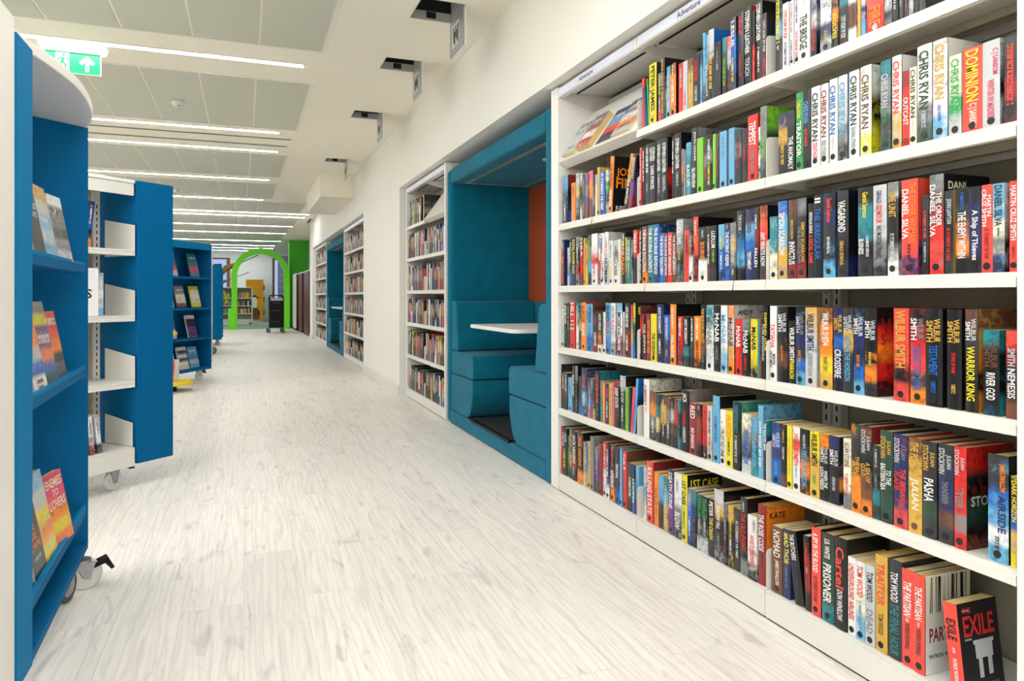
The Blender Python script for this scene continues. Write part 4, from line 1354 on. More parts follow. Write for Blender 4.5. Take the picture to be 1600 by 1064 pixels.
1927.4 30.1 205 0 ~cvkc - -|###:h:.2:.8
1895.3 33.8 250 0 ~ckkkg k -|THE OLD ENEMY:r:.2:.68|##:h:.05:.18
1858.3 42.7 204 0 ~wwwk - -|##:g:.05:.25:R|WHISTLEBLOWER:q:.3:.8
1813.1 35.2 250 0 m ~ooov -|THE ROSE CODE:w:.12:.58|KATE:k:F:.83:.91|##:v:.6:.85
@5 near
1750.1 44.8 202 0 v - c|NOMAD:i:.06:.46|JAMES SWALLOW:i:.5:.88
1702.6 30.1 207 0 n ~nnn -|BRAD THOR:y:.06:.5|##:g:.5:.85|CODE:y:F:.08:.4
1647.9 36.1 210 -36 k k -|THE BUTCHERS:w:.05:.4|#:n:.45:.8
1607.9 21.9 213 -10 ~kmmk - -|##:r:.1:.4|#:i:.42:.5
1584.6 35.0 248 0 q k k|A SPY IN THE BLOOD:w:.06:.5|###:m:.55:.85
1546.8 44.0 245 0 ~cdddt k k|S.R. WHITE:w:.06:.28|PRISONER:w:.34:.78
1500.5 42.6 248 0 k k -|Cartel:q:.1:.55|DON WINSLOW:w:.57:.9
1457.1 26.0 207 0 w w k|UNDERGROUND AIRLINES:r:.08:.8
1429.4 30.2 206 0 ~wis - k|TOM WOOD:q:.05:.45|##:g:.5:.85
1397.6 29.2 207 0 h - k|TOM WOOD:k:.08:.45|DEAD:g:.55:.85
1366.9 35.8 245 0 a - k|TRAITOR:q:.08:.52|TOM WOOD:v:.6:.82
1329.5 38.4 246 0 c c -|TOM WOOD:w:.12:.42|THE FINAL HOUR:t:.44:.96
1290.4 34.8 236 0 q ~kkww k|THE PARTISAN:w:.12:.48|PATRICK WORRALL:c:.55:.82|#:w:.5:.54
1255.0 29.0 235 0 q ~iiww k|THE PARTISAN:w:.12:.46|PATRICK WORRALL:c:.55:.82|#:w:.48:.53|PARTISAN:m:F:.32:.47|TREES:k:F:0:1|PATRICK WORRALL:k:F:.16:.2
"""
row, bay, idx = 0, 'far', 0
for ln in BOOKS.strip().split('\n'):
    if ln[0] == '@':
        r_, bay = ln[1:].split()
        row, idx = int(r_), 0
        continue
    hd, *tx = ln.split('|')
    yf, wd, hh, lean, cols, fr, dt = hd.split()
    yf, wd, hh, lean = float(yf) / 1000, float(wd) / 1000, float(hh) / 1000, float(lean) / 1000
    fr = '' if fr == '-' else fr
    dt = '' if dt == '-' else dt
    kind = 'hardback' if hh > .219 else 'paperback'
    lc = next((NAME[t.split(':')[1]] for t in tx), None)
    lab = colour_words(cols) + ' ' + ('leaning ' if abs(lean) > .012 else '') + kind + (', %s lettering' % lc if lc and t_ok(lc) else '') if False else None
    lab = colour_words(cols) + (' leaning ' if abs(lean) > .012 else ' ') + kind
    if lc and len(lab.split()) < 5:
        lab += ', ' + lc.split()[-1] + ' lettering'
    lab += ', %s from left on %s shelf, %s' % (ORD[idx], ROWN[row], BAYN[bay])
    o = make_book(wd, hh, cols, fr, dt, tx, label=lab, group='books on the %s shelf, %s' % (ROWN[row], BAYN[bay]))
    z = (SHZ[row] if row < 5 else ZB) + .0009
    al = math.asin(max(-.6, min(.6, lean / hh)))
    o.rotation_euler = (al, 0, 0)
    if al > 0:
        o.location = (1.514, yf - wd + wd * math.cos(al), z + wd * math.sin(al))
    else:
        o.location = (1.514, yf, z)
    if abs(al) < .01:
        o.location.x += random.uniform(-.001, .003)
    idx += 1

# the black and red paperback propped cover-out at the right end of the bottom shelf
bk = make_book(.034, .197, 'qqq', 'kkkk', '', ['EXILE:k:.18:.42', '#:w:.5:.56', 'PATRICK WORRALL:w:.62:.9', 'THE:r:F:.88:.94', 'EXILE:r:F:.62:.85', '####:w:F:.58:.6',
               '####:w:F:.9:.92', 'PATRICK WORRALL:h:F:.03:.09'], D=.128,
               label='black paperback with red spine and large red title, propped at bottom right', group=None)
pic = MB()
pic.box(.045, .10, -.0347, -.0342, .072, .108).box(.052, .064, -.0347, -.0342, .03, .072).box(.082, .095, -.0347, -.0342, .034, .072)
pic.box(.040, .105, -.0349, -.0342, .104, .112)
pic.build('arch_picture', TXT['h'], bk)
bk.rotation_euler = (math.radians(-4), math.radians(0), math.radians(20))
bk.rotation_euler = (math.radians(-7), 0, 0)
bk.location = (1.5125, 1.156, ZB + .0042)


# ribbons hanging from books over the shelf lip
for (y, z, cm, lb) in ((2.915, 1.358, 'k', 'thin black ribbon bookmark hanging over the second shelf lip'),
                       (2.452, 1.043, 'q', 'thin red ribbon bookmark hanging over the third shelf lip'),
                       (1.905, 1.043, 'n', 'thin navy ribbon bookmark hanging over the third shelf lip, by the middle bay joint')):
    r = MB()
    r.tube([(1.513, y, z + .002), (1.497, y, z + .003), (1.4965, y + .004, z - .015), (1.497, y + .010, z - .034)], .0012, n=6)
    tag(r.build('ribbon_bookmark', TXT[cm], None), lb, 'bookmark')

# cover-out paperbacks on the sloping display shelf
SL = math.atan2(.262, .185)
specs = [(3.245, .13, .028, '~ghh', 'grey and white cover-out paperback, leftmost on the sloping display shelf'),
         (3.075, .13, .034, '~gmwr', 'red and white cover-out paperback, second from left on the sloping display shelf'),
         (2.90, .14, .012, '~nsqn', 'navy cover-out book with red streaks, third on the sloping display shelf'),
         (2.745, .15, .020, '~ngwoh', 'navy and orange cover-out book, rightmost on the sloping display shelf')]
for y, wd, th, cs, lb in specs:
    hgt = .2
    o = make_book(th, hgt, 'h', cs, '', [], hard=False, D=wd, label=lb, group='books on the sloping display shelf')
    lettering('###', 'w', o, (wd / 2, -th - .0006, hgt * .78), (1, 0, 0), (0, 0, 1), wd * .7, .02, 'cover_lettering')
    lettering('##', 'k', o, (wd / 2, -th - .0006, hgt * .2), (1, 0, 0), (0, 0, 1), wd * .6, .012, 'cover_lettering')
    # local -y (front cover) must face -X and up; local x runs towards the camera (-Y); local z up the slope
    zx = Vector((math.cos(SL), 0, math.sin(SL)))
    xx = Vector((0, -1, 0))
    yy = zx.cross(xx)
    M = Matrix.Identity(4)
    base = Vector((1.515, y, 1.678)) + Vector((-math.sin(SL), 0, math.cos(SL))) * .002 + zx * .003
    for i in range(3):
        M[i][0], M[i][1], M[i][2], M[i][3] = xx[i], yy[i], zx[i], base[i]
    # rest the back cover (local y = 0) on the slope
    o.matrix_world = M


# small distant books: one object for all three far groups
SM = MB()
mats_far = [mat('far_spine_' + NAME[k].replace(' ', '_'), PAL[k], .5) for k in PAL]
keys = list(PAL)
wts = {'k': 30, 'c': 26, 'g': 12, 'h': 6, 'w': 6, 'i': 4, 'a': 3, 'y': 1, 'o': 3, 'r': 4, 'm': 5, 'z': 1, 'p': 2, 'n': 10, 'b': 3, 's': 3, 't': 4, 'd': 5, 'e': 1, 'l': 1, 'v': 8, 'q': 2}
pg = len(mats_far)
rnd = random.Random(11)


def far_book(ya, w_, h, z, D, x=1.514):
    SM.cur = keys.index(rnd.choices(keys, [wts[k] for k in keys])[0])
    base = SM.cur
    yb = ya - w_
    n = rnd.choice([1, 2, 2, 3])
    cuts = [0] + sorted(rnd.uniform(.15, .85) for _ in range(n - 1)) + [1]
    for k in range(n):
        if k:
            SM.cur = keys.index(rnd.choices(keys, [wts[q] for q in keys])[0]) if rnd.random() < .6 else base
        SM.box(x, x + .003, yb + .0004, ya - .0004, z + h * cuts[k], z + h * cuts[k + 1])
    # title strokes
    SM.cur = keys.index(rnd.choice('wwihyaokr'))
    z0 = z + h * rnd.uniform(.35, .5)
    z1 = z + h * rnd.uniform(.75, .92)
    q = z0
    while q < z1:
        dz = rnd.uniform(.006, .012)
        SM.box(x - .0006, x, yb + w_ * .3, ya - w_ * .3, q, q + dz)
        q += dz + .005
    SM.cur = base
    SM.box(x + .003, x + D, yb + .0004, yb + .0014, z, z + h)
    SM.box(x + .003, x + D, ya - .0014, ya - .0004, z, z + h)
    SM.cur = pg
    SM.box(x + .003, x + D - .002, yb + .0014, ya - .0014, z + .001, z + h - .003)


groups = [(5.50, 6.90, 2), (9.36, 11.6, 3), (14.3, 16.5, 3)]
for y0, y1, n in groups:
    wd = (y1 - y0) / n
    for k in range(n):
        a, b_ = y0 + k * wd + .01, y0 + (k + 1) * wd - .01
        for r_ in range(6):
            z = (SHZ[r_] if r_ < 5 else ZB) + .0008
            y = b_ - (rnd.uniform(.0, .05))
            end = a + rnd.uniform(0, .06)
            if r_ == 0 and k == 1 and n == 2:
                end = y - .55
            if r_ == 0 and k == 0 and n == 2:
                continue
            while y > end + .03:
                w_ = rnd.uniform(.018, .042)
                big = rnd.random() < .6
                h = rnd.uniform(.222, .24) if big else rnd.uniform(.185, .205)
                far_book(y, w_, h, z, .15 if big else .115)
                y -= w_ + .0006
# the dark hardback turned sideways in the group beyond the booth
o = make_book(.03, .235, 'a', '~kkgk', '', ['CARRIE:a:F:.3:.45'], label='black hardback with golden title, cover showing, top shelf beyond the large booth')
o.location = (1.514, 6.27, SHZ[0] + .001)

# ---------------------------------------------------------------- castors and mobile units on the left
def castor(parent, x, y, z_top, r=.05, rz=0.0, wheel=None, brake=False, w=.026):
    M = XF(x, y, 0, rz)
    c = MB()
    c.cyl((-.012, 0, z_top - .012), .03, .012, M=M, n=20)
    for s in (-1, 1):
        c.prism([(-.03, z_top - .012), (.028, z_top - .012), (.012, r - .012), (-.008, r - .012)], s * (w / 2 + .004), s * (w / 2 + .0065), lambda p, q, a: M @ Vector((p, a, q)))
    c.cyl((0, -w / 2 - .009, r), .006, w + .018, axis='y', M=M, n=10)
    co = c.build('castor', STEEL, parent)
    MB().cyl((0, -w / 2, r), r, w, axis='y', n=36, M=M).build('wheel', wheel or WHEEL, co, bevel=.004)
    if wheel is RUB:
        MB().cyl((0, -w / 2 - .001, r), r * .68, w + .002, axis='y', n=30, M=M).build('wheel_hub', mat('grey_wheel_hub', '9a9c9f', .4), co, bevel=.002)
    if brake:
        MB().prism([(.02, z_top - .02), (.065, z_top - .005), (.085, z_top - .045), (.075, z_top - .05), (.055, z_top - .025), (.02, z_top - .035)], -.018, .018,
                   lambda p, q, a: M @ Vector((p, a, q))).build('brake_pedal', BLK, co)
    return co


# --- nearest display end (unit A): blue, with a curved white top
t = thing('display_stand', 'tall blue display stand at far left with curved white top and leaning books', 'display stand', (0, 0, 0))
P0 = Vector((-.512, 2.846))
N0 = Vector((-.476, 1.99))
e = Vector((.731, .682))
zb, zt = .114, 1.582


def vpanel(a, b_, th, z0, z1, name, m, parent, bevel=.002):
    """upright board between plan points a and b_, thickness to the left of a->b_"""
    d = (Vector(b_) - Vector(a)).normalized()
    n = Vector((-d.y, d.x)) * th
    pts = [tuple(a), tuple(b_), tuple(Vector(b_) + n), tuple(Vector(a) + n)]
    return MB().prism(pts, z0, z1, lambda p, q, z: (p, q, z)).build(name, m, parent, bevel=bevel)


B0 = P0 - e * .23
vpanel(P0, B0, -.02, zb, zt, 'side_panel', BLUE, t)
NB = Vector((-.527, 2.02))
vpanel(B0 + Vector((0, .004)), NB, -.018, zb, zt, 'back_panel', BLUE, t)
MB().box(-.70, -.474, 1.862, 1.99, zb - .004, zt).build('side_panel', BLUE2, t, bevel=.003)


def front_at(y):
    k = (y - 1.99) / (2.846 - 1.99)
    return -.476 + k * (-.512 + .476)


def back_at(y):
    k = (y - NB.y) / (B0.y - NB.y)
    return NB.x + k * (B0.x - NB.x)


def ledge(z, y0, y1, name, th=.022, lip=.0, x_in=0.0):
    pts = [(front_at(y0) - x_in, y0), (front_at(y1) - x_in, y1), (B0.x + .03 if y1 > 2.7 else back_at(y1), min(y1, 2.70)), (back_at(2.03), y0)]
    o = MB().prism(pts, z - th, z, lambda p, q, a: (p, q, a)).build(name, BLUE, t, bevel=.002)
    if lip:
        d = MB().prism([(front_at(y0) - x_in, y0), (front_at(y1) - x_in, y1), (front_at(y1) - x_in - .012, y1), (front_at(y0) - x_in - .012, y0)], z, z + lip,
                       lambda p, q, a: (p, q, a)).build('lip', BLUE2, o, bevel=.002)
    return o


for z in (1.094, .742, .262):
    ledge(z, 1.992, 2.79, 'ledge', th=.024, lip=.012)
ledge(zb + .022, 1.992, 2.84, 'base', th=.024)
top = [(-.487, 2.02), (-.468, 2.102), (-.446, 2.262), (-.442, 2.395), (-.451, 2.542), (-.470, 2.678), (-.498, 2.796), (-.522, 2.846)]
# smooth the outline and carry it round the back
pts = []
for i in range(len(top) - 1):
    for k in range(3):
        u = k / 3
        p0 = Vector(top[max(i - 1, 0)]); p1 = Vector(top[i]); p2 = Vector(top[i + 1]); p3 = Vector(top[min(i + 2, len(top) - 1)])
        q = .5 * ((2 * p1) + (p2 - p0) * u + (2 * p0 - 5 * p1 + 4 * p2 - p3) * u * u + (3 * p1 - p0 - 3 * p2 + p3) * u ** 3)
        pts.append((q.x, q.y))
pts = [(-.50, 1.86), (-.495, 1.95)] + pts + [(-.522, 2.846), (-.70, 2.80), (-.95, 2.5), (-.95, 1.86)]
MB().prism(pts, zt + .0005, zt + .030, lambda p, q, a: (p, q, a)).build('top', WHITE2, t, bevel=.003)
castor(t, -.545, 2.66, zb - .012, r=.052, rz=math.radians(75), wheel=RUB)
castor(t, -.505, 2.76, zb - .012, r=.05, rz=math.radians(20), wheel=WHEEL, brake=True)
castor(t, -.56, 2.02, zb - .012, r=.045, rz=math.radians(80), wheel=RUB)

# white shelving unit that continues behind it, just inside the left edge
t = thing('shelving_unit', 'white mobile shelving unit at the extreme left edge, mostly out of frame', 'shelving unit', (0, 0, 0))
MB().box(-.80, -.477, 1.745, 1.858, .045, 1.612).build('end_panel', WHITE2, t, bevel=.002)
MB().box(-1.25, -1.23, .9, 1.744, .1, 1.58).build('back_panel', WHITE, t)
MB().box(-.95, -.50, .9, 1.744, 1.585, 1.612).build('top', WHITE2, t, bevel=.002)
for z in (.28, .66, 1.0):
    MB().box(-1.23, -.62, .9, 1.744, z - .03, z).build('shelf', WHITE, t, bevel=.002)
MB().box(-1.23, -.64, .9, 1.744, .05, .1).build('plinth', BLK, t)
MB().box(-.60, -.50, 1.76, 1.85, 0, .045).build('foot', BLK, t)


def leaning_book(y, wd, hgt, th, z, cs, lab, texts=(), fx=0.0, lean=11, turn=0.0, group='books on the blue display stand', spine='h'):
    """book facing the corridor, leaning back on unit A; y is its near bottom corner"""
    o = make_book(th, hgt, spine, cs, '', [], hard=False, D=wd, label=lab, group=group)
    for s, c_, z0, z1 in texts:
        hh = (z1 - z0) * hgt
        asp = 5 if s[0] == '#' else text_mesh(s)[1]
        L = min(wd * .86, asp * hh * 1.1)
        lettering(s, c_, o, (wd / 2, -th - .0006, (z0 + z1) / 2 * hgt), (1, 0, 0), (0, 0, 1), L, hh, 'cover_lettering')
    # local -y faces +X, local x runs away from the camera (+Y)
    o.rotation_mode = 'QUATERNION'
    o.matrix_world = Matrix.Translation((front_at(y) - .0135 - fx - th, y, z + .001)) @ Matrix.Rotation(math.radians(turn), 4, 'Z') @ Matrix.Rotation(-math.radians(lean), 4, 'Y') @ \
        Matrix(((0, -1, 0, 0), (1, 0, 0, 0), (0, 0, 1, 0), (0, 0, 0, 1)))
    return o


leaning_book(2.10, .115, .215, .02, 1.094, '~gkkck', 'dark grey book with pale title, nearest on upper ledge of blue stand', [('#####', 'h', .58, .66), ('####', 'h', .48, .55)])
leaning_book(2.225, .145, .205, .016, 1.094, '~ahshs', 'pale blue book, middle of the upper ledge of blue stand', [('###', 'w', .5, .56)])
leaning_book(2.415, .125, .20, .02, 1.094, '~wcgcgh', 'grey photographic book with white top edge, farthest on upper ledge', [], turn=-5)
leaning_book(2.10, .125, .195, .02, .742, '~oohbw', 'white and blue book with orange edge, nearest on middle ledge', [('###', 'k', .1, .15), ('###', 'c', .03, .07)])
leaning_book(2.24, .14, .235, .02, .742, '~gyppobd', 'purple and yellow striped book, middle of the middle ledge', [('####', 'w', .5, .6)])
leaning_book(2.40, .115, .205, .02, .742, '~qqocc', 'orange and dark grey book, farthest on middle ledge', [('##', 'w', .8, .9), ('#', 'g', .1, .25)])
leaning_book(2.105, .115, .205, .02, .262, '~kkcc', 'black book with orange title, nearest on the lowest ledge', [('USE', 'o', .45, .55), ('OWN', 'o', .33, .43), ('HE', 'o', .57, .67), ('NG', 'o', .69, .79), ('###', 'h', .2, .25)])
leaning_book(2.235, .125, .24, .02, .262, '~shyoy', 'yellow and sky blue illustrated book, middle of the lowest ledge', [])
leaning_book(2.375, .13, .205, .02, .262, '~zzzoyo', 'pink book with three-line cream title, farthest on the lowest ledge', [('ENEMIES', 'i', .80, .93), ('TO', 'i', .67, .77), ('LOVERS', 'i', .50, .63)], spine='p', turn=-8)



# --- gondola shelving with a blue end box (units B and D)
def gondola(P, zs, label, L=1.25, box=.21, detailed=True, ang=None):
    """P: plan point at the foot of the front right corner of the shelves; e: shelf direction; shelves run back along -e"""
    t = thing('shelving_gondola', label, 'shelving unit', (P[0], P[1], 0), math.atan2(e.y, e.x), 'mobile shelving units')
    # local x = e, local y = away from camera, shelves from x=-L..0
    d = .27
    zb_, zt_ = .125, 1.575
    eb = MB()
    eb.box(.012, .030, -.004, 2 * d + .03, zb_, zt_ + .015)
    eb.box(.030, .012 + box, -.004, .014, zb_, zt_ + .015)
    eb.box(.030, .012 + box, 2 * d + .012, 2 * d + .03, zb_, zt_ + .015)
    eb.build('end_box', BLUE, t, bevel=.0015)
    MB().box(.030, .012 + box - .01, .014, 2 * d + .012, zt_ - .01, zt_ + .010).build('end_box_top', BLUE, t)
    for z in zs:
        MB().box(.030, .012 + box - .01, .014, 2 * d + .012, z - .02, z).build('end_box_shelf', BLUE, t)
    MB().box(-L, 0, 0, 2 * d + .03, zt_ - .002, zt_ + .015).build('top', WHITE2, t, bevel=.002)
    cv = MB()
    cv.prism([(.004, zt_ - .065), (.004, zt_ - .004), (.26, zt_ - .004), (.26, zt_ - .02), (.02, zt_ - .05), (.02, zt_ - .065)], -L, -.004, lambda p, q, a: (a, p, q))
    cv.build('canopy', WHITE, t, bevel=.001)
    for z in zs:
        s = MB().prism([(0, z - .03), (0, z - .016), (.003, z - .013), (0, z - .01), (0, z), (.26, z), (.26, z - .02), (.02, z - .004), (.02, z - .03)], -L, -.003,
                       lambda p, q, a: (a, p, q)).build('shelf', WHITE, t, bevel=.0008)
        MB().prism([(.001, z - .03), (.001, z + .128), (.24, z + .165), (.24, z - .03)], -.0025, -.0005, lambda p, q, a: (a, p, q)).build('shelf_bracket', WHITE, s)
        MB().box(-L, -.003, .29, .545, z - .02, z).build('shelf', WHITE, t)
    MB().box(-L, -.003, 0, .26, .205, .212).build('base_shelf', WHITE, t)
    MB().box(-L, -.002, 0, .016, .115, .204).build('plinth', WHITE, t, bevel=.001)
    MB().prism([(.018, .214), (.018, .335), (.24, .37), (.24, .214)], -.0025, -.0005, lambda p, q, a: (a, p, q)).build('shelf_bracket', WHITE, t)
    u = MB().box(-.05, -.015, .262, .288, .115, zt_ - .01).build('upright', WHITE, t)
    s = MB()
    z = .3
    while z < zt_ - .1:
        s.box(-.036, -.030, .2612, .2622, z, z + .018)
        z += .034
    s.build('slots', SLOT, u)
    MB().box(-L, -.07, .266, .280, .115, zt_ - .2).build('centre_panel', BACKP, t)
    MB().box(-.30, -.052, .284, .288, .115, zt_ - .01).build('back_strip', BACKP, t)
    MB().box(-.01, .011, .02, .06, .10, .2).build('bracket_block', BLK, t)
    castor(t, -.075, .07, .114, r=.05, rz=math.radians(12), wheel=WHEEL)
    castor(t, -L + .1, .07, .114, r=.05, rz=math.radians(30), wheel=WHEEL)
    castor(t, -.075, .45, .114, r=.05, rz=math.radians(60), wheel=WHEEL)
    castor(t, .012 + box - .05, .45, .124, r=.05, rz=math.radians(40), wheel=WHEEL)
    return t


gz = (1.23, .892, .552)
GB = gondola((-.528, 4.104), gz, 'white mobile shelves with a tall plain blue end panel, left of the corridor')


def on_gondola(o, x, y, z, rz=0.0, ry=0.0):
    M = GB_M @ Matrix.Translation((x, y, z)) @ Matrix.Rotation(rz, 4, 'Z') @ Matrix.Rotation(ry, 4, 'Y')
    o.matrix_world = M


GB_M = Matrix.Translation((-.528, 4.104, 0)) @ Matrix.Rotation(math.atan2(e.y, e.x), 4, 'Z')
# books standing on those shelves, spines to the front (spine normal is local -x of a book)
SP = -PI / 2      # turn a book so that its spine faces the unit's front (-y local)
gl = [(-.255, .552 + 0, .23, .03, '~nnbko', 'navy and orange book leaning on the upper shelf of the mobile unit', 1.23, 6),
      (-.185, 0, .215, .028, '~hhwhs', 'pale spine standing beside the white card sign on the mobile unit', .892, 0),
      (-.185, 0, .185, .022, '~hwwc', 'white paperback with dark lettering, right end of the mobile unit bottom shelf', .212, -6),
      (-.222, 0, .185, .024, '~wwhm', 'white and red paperback, second from right on the mobile unit bottom shelf', .212, -6),
      (-.262, 0, .185, .024, 't', 'teal paperback third from right on the mobile unit bottom shelf', .212, 0),
      (-.300, 0, .190, .026, '~gkr', 'grey and black paperback, fourth from right on the mobile unit bottom shelf', .212, 0)]
for x, _, hh, wd, cs, lb, z, ln in gl:
    o = make_book(wd, hh, cs, '', '', ['##:k:.1:.5' if cs[-1] in 'hwcm' and len(cs) > 2 else '##:w:.1:.5'], hard=False, label=lb, group='books on the white mobile shelves')
    # book local: x depth, y = 0..-w ; map depth to unit +y, and book -y to unit +x... spine faces unit -y
    M = GB_M @ Matrix.Translation((x, .02, z + .001 + (wd * math.sin(math.radians(-ln)) if ln < 0 else 0))) @ Matrix.Rotation(math.radians(ln), 4, 'Y') @ Matrix.Rotation(PI / 2, 4, 'Z')
    o.matrix_world = M
sg = thing('card_sign', 'white card sign with a black letter S on the mobile shelves', 'sign')
sg.matrix_world = GB_M @ Matrix.Translation((-.36, .01, .894))
MB().box(0, .17, 0, .003, 0, .235).build('card', mat('white_card', 'f4f4f6', .4), sg)
lettering('S', 'k', sg, (.122, -.0006, .11), (1, 0, 0), (0, 0, 1), .03, .045)

# --- unit C: blue display case facing the corridor
t = thing('display_case', 'blue four-shelf display case with face-out books, middle left', 'display case', (-.762, 8.52, 0), math.atan2(.68, .393))
Wc, Dc = .785, .24
MB().box(0, .02, 0, Dc, .12, 1.61).build('side_panel', BLUE, t, bevel=.002)
MB().box(Wc - .02, Wc, 0, Dc, .12, 1.61).build('side_panel', BLUE, t, bevel=.002)
MB().box(.02, Wc - .02, Dc - .015, Dc, .12, 1.61).build('back_panel', BLUE, t)
MB().box(.02, Wc - .02, .001, .02, 1.53, 1.61).build('header', BLUE2, t, bevel=.002)
MB().box(.02, Wc - .02, .02, Dc - .015, 1.585, 1.608).build('top', BLUE, t)
cz = [1.21, .855, .505, .145]
for z in cz:
    MB().box(.02, Wc - .02, .002, Dc - .015, z - .024, z).build('shelf', BLUE, t, bevel=.002)
MB().box(Wc + .001, Wc + .02, .0, Dc, .2, 1.60).build('edge_strip', WHITE, t)
castor(t, .66, .08, .12, r=.05, rz=math.radians(-20), wheel=WHEEL, brake=True)
castor(t, .10, .15, .12, r=.05, rz=math.radians(30), wheel=WHEEL)
C_M = Matrix.Translation((-.762, 8.52, 0)) @ Matrix.Rotation(math.atan2(.68, .393), 4, 'Z')
cb = [(0, .09, .27, '~sbbqh', 'blue face-out book with a pink sunset, top shelf of blue display case', .30),
      (0, .50, .22, '~tttzt', 'teal face-out book with a pink stripe, top shelf of blue display case', .28),
      (1, -.03, .18, '~zcpyh', 'pink patterned face-out book at left, second shelf of blue display case', .24),
      (1, .25, .24, '~ggiwv', 'beige face-out book with a figure, middle of second shelf, blue case', .25),
      (1, .53, .24, '~yiwiy', 'pale yellow face-out book at right, second shelf of blue display case', .25),
      (2, .07, .21, '~sppih', 'lilac face-out book at left, third shelf of blue display case', .25),
      (2, .46, .21, '~wckppk', 'dark purple face-out book at right, third shelf of blue display case', .26),
      (3, .30, .17, '~wnwnwi', 'navy and white zigzag face-out book, bottom shelf of blue display case', .26),
      (3, .50, .19, '~ssbhs', 'sky blue face-out book at right, bottom shelf of blue display case', .25),
      (3, .06, .2, '~hhsq', 'pale grey face-out book at left, bottom shelf of blue display case', .27)]
for r_, x, wd, cs, lb, hh in cb:
    o = make_book(.018, hh, cs[1], cs, '', [], hard=False, D=min(wd, .17), label=lb, group='books in the blue display case')
    lettering('###', 'w' if cs[1] not in 'iwh' else 'c', o, (min(wd, .17) / 2, -.0186, hh * .8), (1, 0, 0), (0, 0, 1), .12, .022, 'cover_lettering')
    o.matrix_world = C_M @ Matrix.Translation((max(x, .024) + .01, .10, cz[r_] + .003)) @ Matrix.Rotation(math.radians(-13), 4, 'X')

# --- yellow tiered stand beside it
t = thing('tiered_table', 'yellow round two-tier display table half hidden by the blue panel', 'table', (-.74, 8.14, 0))
YC = [(.095, .24), (.60, .085)]
MB().cyl((0, 0, .07), .235, .03, n=48).build('lower_tier', YELLOW, t, bevel=.006, smooth=False)
MB().cyl((0, 0, .585), .085, .03, n=40).build('upper_tier', YELLOW, t, bevel=.005)
MB().cyl((-.02, 0, .1), .02, .485, n=20).build('post', YELLOW, t)
MB().cyl((0, 0, 0), .08, .07, n=30).build('foot', BLK, t)
o = make_book(.03, .2, '~zqqo', 'w', '', ['###:p:.1:.7'], hard=False, label='pink and orange book standing on the yellow tier', group='books on the yellow table', D=.1)
o.location = (-.70, 8.06, .131)
o.rotation_euler = (0, 0, math.radians(70))
o = make_book(.026, .20, 'k', '~kww', '', [], hard=False, label='thick book lying flat on the lower yellow tier', group='books on the yellow table', D=.14)
o.matrix_world = Matrix.Translation((-.80, 8.22, .103 + .026)) @ Matrix.Rotation(math.radians(20), 4, 'Z') @ Matrix.Rotation(PI / 2, 4, 'X')
o.matrix_world = Matrix.Translation((-.82, 8.14, .102)) @ Matrix.Rotation(math.radians(10), 4, 'Z') @ Matrix.Rotation(-PI / 2, 4, 'X')
o = make_book(.02, .19, '~shs', '~sshv', '', [], hard=False, label='pale blue book leaning at the back of the yellow tier', group='books on the yellow table', D=.13)
o.matrix_world = Matrix.Translation((-.90, 8.16, .131)) @ Matrix.Rotation(math.radians(10), 4, 'Z')

# --- farther blue units beyond it
t = thing('shelving_gondola', 'dark blue shelving end glimpsed just behind the display case, black wheel below', 'shelving unit', (-.62, 12.9, 0), 0, 'mobile shelving units')
MB().box(-.9, .09, .0, .02, .13, 1.60).build('end_panel', mat('navy_steel', '0a3f63', .5), t, bevel=.002)
MB().box(-.9, .085, .02, .9, 1.56, 1.60).build('top', WHITE2, t)
for z in (.2, .55, .9, 1.25):
    MB().box(-.9, .07, .02, .9, z - .02, z).build('shelf', WHITE, t)
MB().box(-.9, .085, .9, .92, .13, 1.60).build('end_panel', BLUE, t)
castor(t, .12, .25, .12, r=.06, rz=math.radians(40), wheel=RUB)
castor(t, -.8, .25, .12, r=.06, rz=math.radians(40), wheel=RUB)
t = thing('shelving_gondola', 'bright blue tall shelving end farther down, left of the green arch', 'shelving unit', (-.59, 15.2, 0), 0, 'mobile shelving units')
MB().box(-.9, .168, .0, .02, .12, 1.61).build('end_panel', BLUE2, t, bevel=.002)
MB().box(-.9, .168, .02, .9, 1.57, 1.61).build('top', WHITE2, t)
for z in (.2, .55, .9, 1.25):
    MB().box(-.9, .15, .02, .9, z - .02, z).build('shelf', WHITE, t)
MB().box(-.9, .168, .9, .92, .12, 1.61).build('end_panel', BLUE2, t)
castor(t, .08, .25, .12, r=.05, rz=math.radians(40), wheel=WHEEL)
castor(t, -.8, .25, .12, r=.05, rz=math.radians(40), wheel=WHEEL)
tag(MB().box(-.07, .07, 0, .10, 0, .025).build('book_stack', BLK, None, M=XF(-.5, 15.4, 1.612)), 'small dark object lying on top of the far blue shelving', 'box')

# ---------------------------------------------------------------- the far end
# green arch
t = thing('arch', 'bright green arch spanning the corridor before the carpeted area', 'arch', (.46, 22.4, 0))
R, zc, th, dp = .82, 1.59, .16, .28
prof = []
for k in range(33):
    a = PI - PI * k / 32
    prof.append((R * math.cos(a), zc + R * math.sin(a)))
inner = [((R - th) * math.cos(PI * k / 32), zc + (R - th) * math.sin(PI * k / 32)) for k in range(33)]
ar = MB()
for k in range(32):
    q = [prof[k], prof[k + 1], inner[31 - k], inner[32 - k]]
    ar.prism(q, 0, dp, lambda p, q_, y: (p, y, q_))
for s in (-1, 1):
    x0, x1 = (-R, -R + th) if s < 0 else (R - th, R)
    ar.box(x0, x1, 0, dp, 0, zc)
ar.build('arch_frame', GREEN, t)
sp = MB()
for k in (6, 13, 19, 26):
    a = PI * k / 32
    sp.cyl(((R - th - .01) * math.cos(a), .1, zc + (R - th - .01) * math.sin(a)), .02, .03, n=10)
